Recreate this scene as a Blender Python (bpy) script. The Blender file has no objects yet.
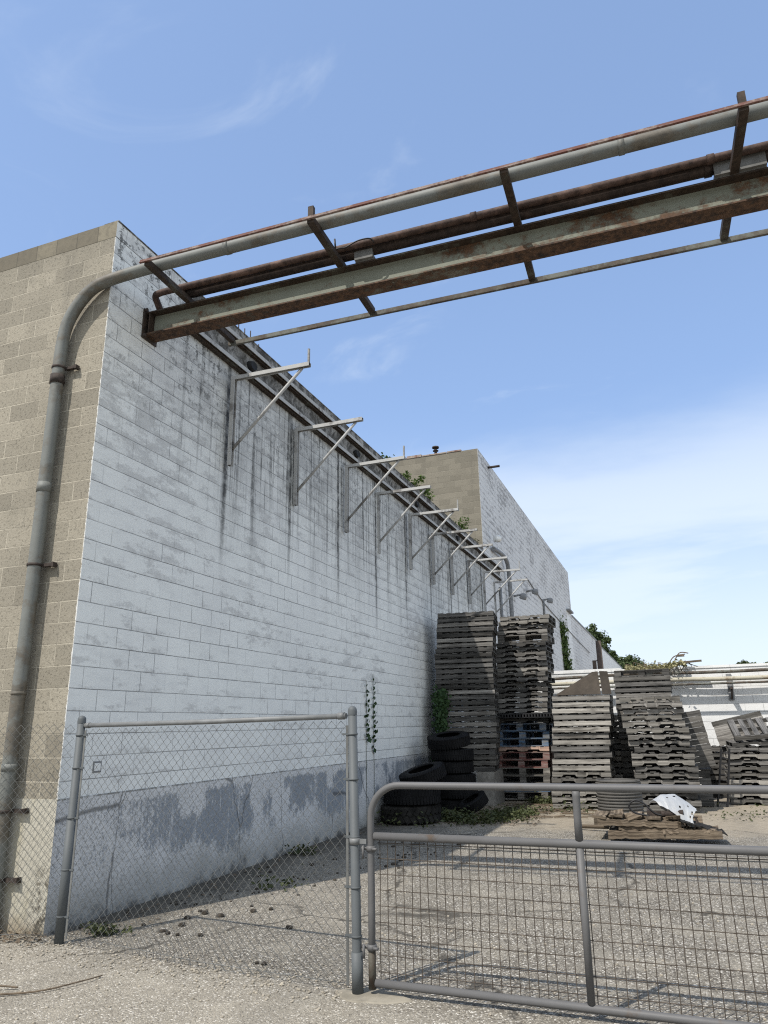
import bpy, bmesh, math, random
from math import radians, sin, cos, pi, sqrt, atan2
from mathutils import Vector, Matrix, noise as mnoise

random.seed(11)
scene = bpy.context.scene
col = scene.collection
V = Vector

# ------------------------------------------------------------------ materials
class NT:
    """tiny helper round a node tree"""
    def __init__(s, name, rough=0.8, metal=0.0, spec=0.3):
        s.m = bpy.data.materials.new(name)
        s.m.use_nodes = True
        s.t = s.m.node_tree
        s.b = s.t.nodes['Principled BSDF']
        s.b.inputs['Roughness'].default_value = rough
        s.b.inputs['Metallic'].default_value = metal
        s.b.inputs['Specular IOR Level'].default_value = spec
    def n(s, typ, **kw):
        nd = s.t.nodes.new(typ)
        for k, v in kw.items():
            setattr(nd, k, v)
        return nd
    def put(s, sock, v):
        if hasattr(v, 'links') or isinstance(v, bpy.types.NodeSocket):
            s.t.links.new(v, sock)
        elif v is not None:
            if isinstance(v, (tuple, list)) and len(v) == 3 and sock.type == 'RGBA':
                v = (*v, 1)
            sock.default_value = v
    def math(s, op, a, b=None, c=None, clamp=False):
        nd = s.n('ShaderNodeMath', operation=op, use_clamp=clamp)
        for i, v in enumerate((a, b, c)):
            if v is not None:
                s.put(nd.inputs[i], v)
        return nd.outputs[0]
    def mix(s, f, a, b, mode='MIX'):
        nd = s.n('ShaderNodeMix', data_type='RGBA', blend_type=mode)
        s.put(nd.inputs[0], f); s.put(nd.inputs[6], a); s.put(nd.inputs[7], b)
        return nd.outputs[2]
    def ramp(s, f, lo, hi, a=0.0, b=1.0):
        nd = s.n('ShaderNodeMapRange', interpolation_type='SMOOTHSTEP')
        s.put(nd.inputs[0], f)
        for i, v in ((1, lo), (2, hi), (3, a), (4, b)):
            s.put(nd.inputs[i], v)
        return nd.outputs[0]
    def noise(s, vec, scale=1.0, detail=4.0, rough=0.55, dist=0.0):
        nd = s.n('ShaderNodeTexNoise')
        s.put(nd.inputs['Vector'], vec)
        nd.inputs['Scale'].default_value = scale
        nd.inputs['Detail'].default_value = detail
        nd.inputs['Roughness'].default_value = rough
        nd.inputs['Distortion'].default_value = dist
        return nd.outputs['Fac']
    def voro(s, vec, scale, feature='F1', out='Distance', rnd=1.0):
        nd = s.n('ShaderNodeTexVoronoi', feature=feature)
        s.put(nd.inputs['Vector'], vec)
        nd.inputs['Scale'].default_value = scale
        nd.inputs['Randomness'].default_value = rnd
        return nd.outputs[out]
    def pos(s):
        return s.n('ShaderNodeNewGeometry').outputs['Position']
    def obj(s):
        return s.n('ShaderNodeTexCoord').outputs['Object']
    def uv(s):
        return s.n('ShaderNodeTexCoord').outputs['UV']
    def rnd(s):
        return s.n('ShaderNodeObjectInfo').outputs['Random']
    def sep(s, v):
        nd = s.n('ShaderNodeSeparateXYZ'); s.put(nd.inputs[0], v)
        return nd.outputs
    def comb(s, x=0.0, y=0.0, z=0.0):
        nd = s.n('ShaderNodeCombineXYZ')
        for i, v in enumerate((x, y, z)):
            s.put(nd.inputs[i], v)
        return nd.outputs[0]
    def scl(s, v, xyz):
        nd = s.n('ShaderNodeVectorMath', operation='MULTIPLY')
        s.put(nd.inputs[0], v); nd.inputs[1].default_value = xyz
        return nd.outputs[0]
    def add(s, v, w):
        nd = s.n('ShaderNodeVectorMath', operation='ADD')
        s.put(nd.inputs[0], v); s.put(nd.inputs[1], w)
        return nd.outputs[0]
    def color(s, c):
        s.put(s.b.inputs['Base Color'], c)
    def bump(s, h, strength=0.5, dist=0.01):
        nd = s.n('ShaderNodeBump')
        nd.inputs['Strength'].default_value = strength
        nd.inputs['Distance'].default_value = dist
        s.put(nd.inputs['Height'], h)
        s.t.links.new(nd.outputs[0], s.b.inputs['Normal'])

COURSE = 0.2037
WX = -5.174

def brick_mask(t, vec, mortar=0.006, smooth=0.15):
    nd = t.n('ShaderNodeTexBrick')
    nd.offset = 0.5; nd.offset_frequency = 2; nd.squash = 1.0
    t.put(nd.inputs['Vector'], vec)
    nd.inputs['Color1'].default_value = (0, 0, 0, 1)
    nd.inputs['Color2'].default_value = (1, 1, 1, 1)
    nd.inputs['Scale'].default_value = 1.0
    nd.inputs['Mortar Size'].default_value = mortar
    nd.inputs['Mortar Smooth'].default_value = smooth
    nd.inputs['Bias'].default_value = 0.0
    nd.inputs['Brick Width'].default_value = 0.4074
    nd.inputs['Row Height'].default_value = COURSE
    return nd.outputs['Fac'], nd.outputs['Color']

def white_block(name, stain_lo=3.0, stain_hi=6.2, grime=1.0, streaks=True, base=(0.80, 0.81, 0.775), horiz='Y', wear_k=1.0):
    t = NT(name, 0.75)
    p = t.pos(); o = t.sep(p)
    u = o[1] if horiz == 'Y' else o[0]
    z = o[2]
    warp = t.math('MULTIPLY', t.math('SUBTRACT', t.noise(p, 3.0, 3), 0.5), 0.010)
    vec = t.comb(u, t.math('ADD', z, warp), 0.0)
    fac, bc = brick_mask(t, vec, 0.0045, 0.1)
    # bed joints show everywhere, head joints only here and there
    fr = t.math('FRACT', t.math('DIVIDE', t.math('ADD', z, warp), COURSE))
    bed = t.ramp(t.math('ABSOLUTE', t.math('SUBTRACT', fr, 0.5)), 0.472, 0.494)
    headv = t.ramp(t.noise(vec, 0.9, 3), 0.38, 0.62)
    bedv = t.ramp(t.noise(t.scl(vec, (0.9, 3.0, 1)), 1.3, 4), 0.30, 0.60, 0.40, 1.0)
    joint = t.math('MAXIMUM', t.math('MULTIPLY', bed, bedv), t.math('MULTIPLY', fac, t.math('MULTIPLY', headv, 0.8)))
    # paint, a little different from block to block
    paint = t.mix(t.math('MULTIPLY', bc, 0.20), base, tuple(c * 0.74 for c in base))
    big = t.noise(vec, 0.55, 5)
    paint = t.mix(t.ramp(big, 0.40, 0.70, 0.0, 0.30), paint, (0.60, 0.60, 0.595))
    roll = t.noise(t.scl(vec, (3.0, 9.0, 1)), 1.0, 6, 0.7)
    paint = t.mix(t.ramp(roll, 0.45, 0.75, 0.0, 0.30), paint, (0.46, 0.46, 0.46))
    up = t.ramp(z, stain_lo - 1.2, stain_hi)
    # worn paint: blotches that follow the courses and the block edges
    low = t.ramp(fr, 0.0, 0.60, 1.0, 0.0)
    zone = t.noise(t.scl(vec, (0.55, 0.9, 1)), 1.0, 3, 0.5)
    wearn = t.noise(t.scl(vec, (2.4, 5.5, 1)), 1.2, 9, 0.70)
    lvl = t.math('ADD', t.math('ADD', t.math('MULTIPLY', wearn, 1.0), t.math('MULTIPLY', t.math('SUBTRACT', zone, 0.5), 0.55)),
                 t.math('ADD', t.math('MULTIPLY', low, 0.09), t.math('MULTIPLY', up, 0.075)))
    grit = t.noise(vec, 21.0, 8, 0.78)
    lvl = t.math('ADD', lvl, t.math('MULTIPLY', t.math('SUBTRACT', grit, 0.5), 0.42))
    wear = t.ramp(lvl, 0.585, 0.70)
    c = t.mix(t.math('MULTIPLY', wear, 0.38 * grime * wear_k, clamp=True), paint, t.mix(t.noise(vec, 14.0, 4), (0.20, 0.195, 0.19), (0.36, 0.35, 0.345)))
    c = t.mix(t.math('MULTIPLY', joint, 0.85), c, (0.085, 0.085, 0.085))
    # black mildew specks towards the top
    spn = t.noise(vec, 8.0, 9, 0.74)
    spz = t.math('MULTIPLY', t.ramp(z, stain_hi - 1.9, stain_hi + 0.3), t.ramp(t.noise(vec, 0.8, 4), 0.34, 0.58))
    sp = t.math('MULTIPLY', t.ramp(spn, 0.51, 0.60), spz)
    c = t.mix(t.math('MULTIPLY', sp, 0.88 * grime, clamp=True), c, (0.06, 0.06, 0.056))
    if streaks:
        # rain stains running down from the ledge; they start past the steel beam
        far = t.ramp(u, 5.6, 8.2)
        sn = t.noise(t.scl(vec, (2.2, 0.10, 1)), 1.0, 5, 0.6)
        s2 = t.noise(t.scl(vec, (9.0, 0.17, 1)), 1.0, 6, 0.62)
        hgt = t.ramp(t.math('ADD', z, t.math('MULTIPLY', t.math('SUBTRACT', sn, 0.5), 4.6)), stain_lo + 0.3, stain_hi)
        film = t.math('MULTIPLY', t.math('MULTIPLY', hgt, far), t.ramp(t.noise(vec, 1.9, 9, 0.72), 0.28, 0.64, 0.30, 1.0))
        c = t.mix(t.math('MULTIPLY', film, 0.54 * grime), c, (0.20, 0.20, 0.195))
        dk = t.math('MULTIPLY', t.ramp(s2, 0.515, 0.60), t.math('MULTIPLY', far, t.ramp(t.math('ADD', z, t.math('MULTIPLY', sn, 3.4)), 5.5, 7.3)))
        dk = t.math('MULTIPLY', dk, t.ramp(t.noise(vec, 6.0, 7, 0.74), 0.30, 0.60, 0.15, 1.0))
        c = t.mix(t.math('MULTIPLY', dk, 0.88 * grime), c, (0.045, 0.045, 0.042))
        # one dark run under every wall bracket
        ph = t.math('FRACT', t.math('DIVIDE', t.math('SUBTRACT', u, 7.68 - 0.895), 1.79))
        wob = t.math('MULTIPLY', t.math('SUBTRACT', t.noise(t.scl(vec, (0.2, 3.0, 1)), 1.0, 5, 0.65), 0.5), 0.055)
        dd = t.math('ABSOLUTE', t.math('ADD', t.math('SUBTRACT', ph, 0.5), wob))
        run = t.ramp(dd, 0.008, 0.038, 1.0, 0.0)
        ln = t.math('MULTIPLY', t.ramp(t.math('ADD', z, t.math('MULTIPLY', sn, 3.0)), 4.9, 6.4), t.ramp(u, 7.0, 7.5))
        run = t.math('MULTIPLY', t.math('MULTIPLY', run, ln), t.ramp(t.noise(vec, 7.0, 7, 0.74), 0.30, 0.58, 0.25, 1.0))
        c = t.mix(t.math('MULTIPLY', run, 0.95), c, (0.035, 0.035, 0.033))
    t.color(c)
    fine = t.noise(p, 55.0, 4, 0.6)
    h = t.math('SUBTRACT', t.math('MULTIPLY', fine, 0.4), t.math('MAXIMUM', bed, fac))
    t.bump(h, 0.5, 0.006)
    return t.m

def tan_block(name, tone=1.0):
    t = NT(name, 0.9)
    p = t.pos(); o = t.sep(p)
    warp = t.math('MULTIPLY', t.math('SUBTRACT', t.noise(p, 3.0, 2), 0.5), 0.006)
    vec = t.comb(t.math('ADD', o[0], 0.09), t.math('ADD', o[2], warp), 0.0)
    fac, bc = brick_mask(t, vec, 0.0066, 0.2)
    k = tone
    c = t.mix(bc, (0.222 * k, 0.203 * k, 0.163 * k), (0.335 * k, 0.306 * k, 0.245 * k))
    grain = t.noise(p, 70.0, 3, 0.7)
    c = t.mix(t.ramp(grain, 0.35, 0.75, 0.0, 0.45), c, (0.17 * k, 0.15 * k, 0.115 * k))
    blot = t.noise(t.scl(vec, (1, 1.6, 1)), 2.2, 6, 0.6)
    c = t.mix(t.ramp(blot, 0.52, 0.75, 0, 0.5), c, (0.19 * k, 0.175 * k, 0.14 * k))
    patch = t.ramp(t.math('MULTIPLY', bc, t.noise(vec, 0.8, 2)), 0.46, 0.60, 0, 0.5)
    c = t.mix(patch, c, (0.19 * k, 0.172 * k, 0.14 * k))
    c = t.mix(t.ramp(t.noise(t.scl(vec, (2.6, 0.25, 1)), 1.0, 6, 0.65), 0.55, 0.72, 0, 0.35), c, (0.15 * k, 0.138 * k, 0.115 * k))
    mv = t.ramp(t.noise(vec, 1.3, 3), 0.30, 0.62, 0.25, 1.0)
    c = t.mix(t.math('MULTIPLY', fac, mv), c, (0.42 * k, 0.385 * k, 0.31 * k))
    # ragged edge where the white side paint laps round the corner
    lap = t.math('ADD', o[0], t.math('MULTIPLY', t.math('SUBTRACT', t.noise(vec, 13.0, 7, 0.75), 0.5), 0.07))
    c = t.mix(t.ramp(lap, WX - 0.012, WX - 0.004), c, (0.62, 0.62, 0.60))
    # weather staining below the coping
    topn = t.math('ADD', o[2], t.math('MULTIPLY', t.noise(t.scl(vec, (3, 0.5, 1)), 1.0, 5), 0.9))
    c = t.mix(t.math('MULTIPLY', t.ramp(topn, 6.9, 7.7), 0.42), c, (0.13, 0.12, 0.095))
    t.color(c)
    pit = t.ramp(t.noise(p, 38.0, 5, 0.75), 0.30, 0.45)
    h = t.math('SUBTRACT', t.math('ADD', t.math('MULTIPLY', grain, 0.6), t.math('MULTIPLY', pit, 0.7)), t.math('MULTIPLY', fac, 0.9))
    t.bump(h, 0.9, 0.008)
    return t.m

def coping_mat():
    t = NT('soldier coping block', 0.9)
    p = t.pos(); o = t.sep(p)
    q = t.math('DIVIDE', t.math('ADD', o[0], 0.03), 0.30)
    fr = t.math('FRACT', q)
    j = t.ramp(t.math('ABSOLUTE', t.math('SUBTRACT', fr, 0.5)), 0.475, 0.495)
    wn = t.n('ShaderNodeTexWhiteNoise', noise_dimensions='1D')
    t.put(wn.inputs['W'], t.math('FLOOR', q))
    c = t.mix(wn.outputs['Value'], (0.135, 0.12, 0.09), (0.235, 0.21, 0.155))
    c = t.mix(t.ramp(t.noise(p, 12.0, 6, 0.7), 0.4, 0.7, 0, 0.6), c, (0.10, 0.09, 0.07))
    c = t.mix(t.math('MULTIPLY', j, 0.6), c, (0.08, 0.075, 0.06))
    t.color(c)
    t.bump(t.math('SUBTRACT', t.math('MULTIPLY', t.noise(p, 60.0, 3), 0.6), j), 0.6, 0.006)
    return t.m

def foundation_white():
    t = NT('peeling painted concrete', 0.8)
    p = t.pos(); o = t.sep(p)
    vec = t.comb(o[1], o[2], 0.0)
    c = t.mix(t.noise(vec, 3.0, 7, 0.65), (0.46, 0.465, 0.46), (0.72, 0.72, 0.71))
    zz = o[2]
    n1 = t.noise(t.scl(vec, (0.8, 0.6, 1)), 1.3, 4, 0.55)
    n2 = t.noise(t.scl(vec, (11.0, 3.2, 1)), 1.0, 10, 0.76)
    n3 = t.noise(vec, 17.0, 9, 0.78)
    farw = t.ramp(o[1], 5.4, 8.0, 0.35, 1.0)
    n4 = t.noise(t.scl(vec, (1.8, 0.9, 1)), 22.0, 9, 0.8)
    # the white of the wall laps raggedly over the top of the footing
    rag = t.math('ADD', zz, t.math('ADD', t.math('MULTIPLY', t.math('SUBTRACT', n2, 0.5), 0.34), t.math('MULTIPLY', t.math('SUBTRACT', n4, 0.5), 0.14)))
    below = t.ramp(rag, 0.975, 1.005, 1.0, 0.0)
    lowz = t.math('ADD', zz, t.math('MULTIPLY', t.math('SUBTRACT', n1, 0.5), 1.1))
    zone = t.math('MULTIPLY', t.math('MULTIPLY', t.ramp(n1, 0.38, 0.50), farw), t.ramp(lowz, 0.22, 0.62))
    lvl = t.math('ADD', t.math('MULTIPLY', zone, 0.19), t.math('ADD', t.math('MULTIPLY', n2, 0.34), t.math('MULTIPLY', n4, 0.52)))
    blue = t.math('MULTIPLY', t.ramp(lvl, 0.51, 0.575), below)
    dark = t.mix(t.noise(vec, 6.0, 7, 0.7), (0.14, 0.165, 0.195), (0.29, 0.315, 0.345))
    c = t.mix(t.math('MULTIPLY', blue, 0.9), c, dark)
    # drips of white running over it
    dr = t.noise(t.scl(vec, (19.0, 0.8, 1)), 1.0, 6, 0.65)
    c = t.mix(t.math('MULTIPLY', t.ramp(dr, 0.57, 0.63, 0, 0.85), t.ramp(n3, 0.38, 0.50)), c, (0.60, 0.61, 0.61))
    # peeling flakes
    fl = t.noise(vec, 34.0, 8, 0.75)
    c = t.mix(t.ramp(fl, 0.52, 0.58, 0, 0.60), c, (0.16, 0.17, 0.18))
    c = t.mix(t.ramp(t.noise(t.add(vec, (9, 4, 0)), 30.0, 8, 0.75), 0.55, 0.62, 0, 0.55), c, (0.56, 0.57, 0.58))
    # soil splashed up from the ground, green-grey
    gr = t.math('ADD', zz, t.math('MULTIPLY', t.math('SUBTRACT', t.noise(vec, 2.6, 8, 0.7), 0.5), 0.8))
    c = t.mix(t.ramp(gr, 0.05, 0.55, 0.60, 0.0), c, (0.22, 0.22, 0.195))
    c = t.mix(t.ramp(gr, -0.08, 0.10, 0.85, 0.0), c, (0.05, 0.048, 0.042))
    # ragged dark line at the top of the footing
    tl = t.math('MULTIPLY', t.ramp(zz, 1.056, 1.070), t.ramp(n2, 0.40, 0.56))
    c = t.mix(t.math('MULTIPLY', tl, 0.8), c, (0.10, 0.10, 0.09))
    # cracks
    wv = t.add(vec, t.scl(t.comb(t.noise(vec, 2.0, 5), t.noise(t.add(vec, (5, 5, 0)), 2.3, 5), 0), (0.35, 0.1, 0)))
    cr = t.voro(t.scl(wv, (1.0, 0.25, 1)), 0.75, 'DISTANCE_TO_EDGE')
    c = t.mix(t.ramp(cr, 0.001, 0.006, 0.7, 0.0), c, (0.07, 0.07, 0.07))
    t.color(c)
    t.bump(t.math('ADD', t.math('MULTIPLY', blue, -0.4), t.math('ADD', fl, t.noise(vec, 40.0, 5, 0.7))), 0.6, 0.006)
    return t.m

def foundation_cream():
    t = NT('cream limewashed concrete', 0.9)
    p = t.pos(); o = t.sep(p)
    vec = t.comb(o[0], o[2], 0.0)
    c = t.mix(t.noise(vec, 2.5, 7, 0.65), (0.345, 0.325, 0.265), (0.48, 0.46, 0.395))
    c = t.mix(t.ramp(t.noise(t.scl(vec, (6, 1.5, 1)), 1.0, 6), 0.5, 0.7, 0, 0.6), c, (0.36, 0.33, 0.24))
    st = t.noise(vec, 3.4, 7, 0.7)
    c = t.mix(t.ramp(st, 0.60, 0.72, 0, 0.8), c, (0.14, 0.125, 0.10))
    c = t.mix(t.ramp(t.math('ADD', o[2], t.math('MULTIPLY', st, 0.25)), 0.10, 0.32, 0.75, 0.0), c, (0.22, 0.17, 0.11))
    gap = t.math('MULTIPLY', t.ramp(o[0], -5.45, -5.25), t.ramp(t.math('ADD', o[2], t.math('MULTIPLY', st, 0.9)), 0.75, 1.05, 1.0, 0.0))
    c = t.mix(t.math('MULTIPLY', gap, t.ramp(t.noise(vec, 11.0, 8, 0.75), 0.45, 0.58)), c, (0.10, 0.09, 0.07))
    t.color(c)
    t.bump(t.noise(vec, 45.0, 5, 0.7), 0.6, 0.008)
    return t.m

def plain(name, base, rough=0.7, metal=0.0, var=0.25, scale=8.0, spec=0.3, dirt=None, bump=0.15, space='obj'):
    t = NT(name, rough, metal, spec)
    p = t.obj() if space == 'obj' else t.pos()
    n = t.noise(p, scale, 6, 0.6)
    c = t.mix(t.ramp(n, 0.3, 0.7), tuple(b * (1 - var) for b in base), tuple(min(1, b * (1 + var)) for b in base))
    if dirt:
        c = t.mix(t.ramp(t.noise(p, scale * 0.45, 7, 0.7), 0.52, 0.70, 0, 0.8), c, dirt)
    t.color(c)
    t.bump(t.noise(p, scale * 6, 3), bump, 0.004)
    return t.m

def rust_steel(name, paint, rust_lo, rust_hi, amount, rough=0.75, sx=1.0):
    """old paint with rust eating through; paint=None gives all rust"""
    t = NT(name, rough, 0.0, 0.3)
    p = t.pos()
    pv = t.scl(p, (sx, 1, 1))
    n1 = t.noise(pv, 2.2, 8, 0.65)
    n2 = t.noise(p, 14.0, 7, 0.7)
    rust = t.mix(t.ramp(n2, 0.3, 0.7), rust_lo, rust_hi)
    if paint:
        pc = t.mix(t.noise(p, 6.0, 6), tuple(x * 0.8 for x in paint), tuple(x * 1.15 for x in paint))
        c = t.mix(t.ramp(t.math('ADD', t.math('MULTIPLY', n1, 0.7), t.math('MULTIPLY', n2, 0.3)), amount - 0.05, amount + 0.06, 1.0, 0.0), rust, pc)
        c2 = c
    else:
        c2 = t.mix(t.ramp(n1, 0.55, 0.72, 0, 0.7), rust, tuple(x * 2.2 for x in rust_hi))
    t.color(c2)
    t.bump(n2, 0.35, 0.004)
    return t.m

def wood(name, dark, light, blotch=(0.05, 0.045, 0.04), paint=None):
    t = NT(name, 0.88, 0, 0.2)
    uv = t.uv()
    r = t.rnd()
    uvr = t.add(uv, t.comb(t.math('MULTIPLY', r, 37.0), t.math('MULTIPLY', r, 11.0), 0.0))
    g = t.noise(t.scl(uvr, (1.2, 34.0, 1)), 1.0, 6, 0.6, 0.6)
    b = t.noise(t.scl(uvr, (2.0, 6.0, 1)), 1.0, 5, 0.6)
    c = t.mix(t.ramp(g, 0.28, 0.72), dark, light)
    c = t.mix(t.ramp(b, 0.48, 0.72, 0, 0.75), c, blotch)
    brd = t.noise(t.scl(uvr, (0.01, 0.31, 1)), 3.0, 0, 0)
    k = t.math('ADD', t.math('MULTIPLY', r, 0.95), t.math('MULTIPLY', brd, 0.8))
    c = t.mix(1.0, c, t.comb(t.math('ADD', k, 0.22), t.math('ADD', k, 0.22), t.math('ADD', k, 0.205)), 'MULTIPLY')
    if paint:
        pn = t.noise(t.scl(uvr, (3, 14, 1)), 1.0, 6, 0.65)
        c = t.mix(t.ramp(pn, 0.38, 0.60, 0.9, 0.08), c, paint)
    t.color(c)
    t.bump(g, 0.4, 0.004)
    return t.m

def ground_mat():
    t = NT('worn asphalt with pale gravel', 0.92, 0, 0.2)
    p = t.pos(); o = t.sep(p)
    q = t.comb(o[0], o[1], 0.0)
    big = t.noise(q, 0.35, 5, 0.6)
    mid = t.noise(q, 2.2, 6, 0.65)
    v = t.n('ShaderNodeTexVoronoi', feature='F1')
    t.put(v.inputs['Vector'], q); v.inputs['Scale'].default_value = 74.0
    chip = t.sep(v.outputs['Color'])
    v2 = t.n('ShaderNodeTexVoronoi', feature='F1')
    t.put(v2.inputs['Vector'], q); v2.inputs['Scale'].default_value = 27.0
    chip2 = t.sep(v2.outputs['Color'])
    c = t.mix(chip[0], (0.115, 0.104, 0.086), (0.425, 0.39, 0.325))
    c = t.mix(t.ramp(chip[1], 0.82, 0.88), c, (0.62, 0.59, 0.53))
    c = t.mix(t.ramp(chip[2], 0.84, 0.88), c, (0.10, 0.085, 0.07))
    c = t.mix(t.math('MULTIPLY', t.ramp(chip2[0], 0.90, 0.93), t.ramp(v2.outputs['Distance'], 0.30, 0.42, 1.0, 0.0)), c, t.mix(chip2[1], (0.24, 0.215, 0.17), (0.44, 0.405, 0.34)))
    # gaps between chips
    c = t.mix(t.ramp(v.outputs['Distance'], 0.42, 0.62, 0, 0.75), c, (0.085, 0.077, 0.063))
    # dust and stains lying on it
    c = t.mix(t.ramp(mid, 0.45, 0.72, 0, 0.42), c, (0.37, 0.338, 0.275))
    c = t.mix(t.ramp(big, 0.46, 0.66, 0, 0.35), c, (0.235, 0.215, 0.18))
    # dusty lane outside the gate, dirt at the far end of the yard
    edge = t.math('ADD', o[1], t.math('ADD', t.math('MULTIPLY', o[0], 0.10), t.math('MULTIPLY', t.math('SUBTRACT', mid, 0.5), 0.9)))
    c = t.mix(t.ramp(edge, 4.3, 4.9, 0.34, 0.0), c, (0.40, 0.362, 0.292))
    far = t.ramp(t.math('ADD', o[1], t.math('MULTIPLY', mid, 2.5)), 13.4, 14.8)
    c = t.mix(t.math('MULTIPLY', far, 0.8), c, t.mix(t.noise(q, 7.0, 6, 0.7), (0.19, 0.155, 0.11), (0.42, 0.37, 0.29)))
    # darker ground in the strip along the white wall
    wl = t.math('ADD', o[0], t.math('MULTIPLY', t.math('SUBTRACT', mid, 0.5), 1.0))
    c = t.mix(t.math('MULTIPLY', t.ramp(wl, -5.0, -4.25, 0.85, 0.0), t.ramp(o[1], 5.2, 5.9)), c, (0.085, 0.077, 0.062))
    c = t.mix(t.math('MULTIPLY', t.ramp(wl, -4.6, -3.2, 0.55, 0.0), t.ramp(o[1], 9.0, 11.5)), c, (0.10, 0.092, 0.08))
    st = t.noise(t.scl(q, (0.9, 1.5, 1)), 0.9, 6, 0.6)
    c = t.mix(t.math('MULTIPLY', t.ramp(st, 0.62, 0.70, 0, 0.45), t.ramp(o[1], 5.0, 6.5)), c, (0.10, 0.09, 0.075))
    trk = t.math('ABSOLUTE', t.math('SUBTRACT', t.math('FRACT', t.math('DIVIDE', t.math('ADD', o[0], t.math('MULTIPLY', t.math('SUBTRACT', big, 0.5), 0.8)), 1.7)), 0.5))
    c = t.mix(t.math('MULTIPLY', t.ramp(trk, 0.03, 0.16, 0.35, 0.0), t.ramp(mid, 0.35, 0.60)), c, (0.16, 0.148, 0.125))
    # cracks
    wq = t.add(q, t.scl(t.comb(t.noise(q, 1.3, 5), t.noise(t.add(q, (7, 3, 0)), 1.3, 5), 0), (0.9, 0.9, 0)))
    cr = t.voro(wq, 0.21, 'DISTANCE_TO_EDGE')
    c = t.mix(t.math('MULTIPLY', t.ramp(cr, 0.002, 0.007, 0.85, 0.0), t.ramp(mid, 0.40, 0.55)), c, (0.055, 0.05, 0.042))
    t.color(c)
    h = t.math('ADD', t.math('MULTIPLY', t.ramp(v.outputs['Distance'], 0.2, 0.6, 1.0, 0.0), t.math('ADD', t.math('MULTIPLY', chip[0], 0.7), 0.3)), t.math('MULTIPLY', mid, 2.0))
    t.bump(h, 0.9, 0.007)
    return t.m

def leaf_mat(name, a, b, trans=0.25):
    t = NT(name, 0.6, 0, 0.3)
    p = t.pos()
    n = t.noise(p, 9.0, 3)
    wn = t.n('ShaderNodeTexWhiteNoise', noise_dimensions='3D')
    t.put(wn.inputs['Vector'], t.scl(p, (3, 3, 3)))
    c = t.mix(t.ramp(n, 0.3, 0.7), a, b)
    t.color(c)
    t.b.inputs['Transmission Weight'].default_value = 0.0
    tr = t.n('ShaderNodeBsdfTranslucent'); t.put(tr.inputs[0], c)
    mx = t.n('ShaderNodeMixShader'); mx.inputs[0].default_value = trans
    out = [x for x in t.t.nodes if x.type == 'OUTPUT_MATERIAL'][0]
    t.t.links.new(t.b.outputs[0], mx.inputs[1]); t.t.links.new(tr.outputs[0], mx.inputs[2])
    t.t.links.new(mx.outputs[0], out.inputs[0])
    return t.m

def ledge_mat():
    t = NT('stained rough concrete', 0.92)
    p = t.pos(); o = t.sep(p)
    n = t.noise(p, 7.0, 8, 0.72)
    st = t.noise(t.scl(p, (1, 3.5, 0.5)), 1.0, 5, 0.6)
    c = t.mix(t.ramp(n, 0.38, 0.66), (0.07, 0.068, 0.062), (0.36, 0.355, 0.34))
    c = t.mix(t.ramp(st, 0.45, 0.66, 0, 0.8), c, (0.055, 0.052, 0.048))
    t.color(c)
    t.bump(n, 0.9, 0.02)
    return t.m

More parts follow.
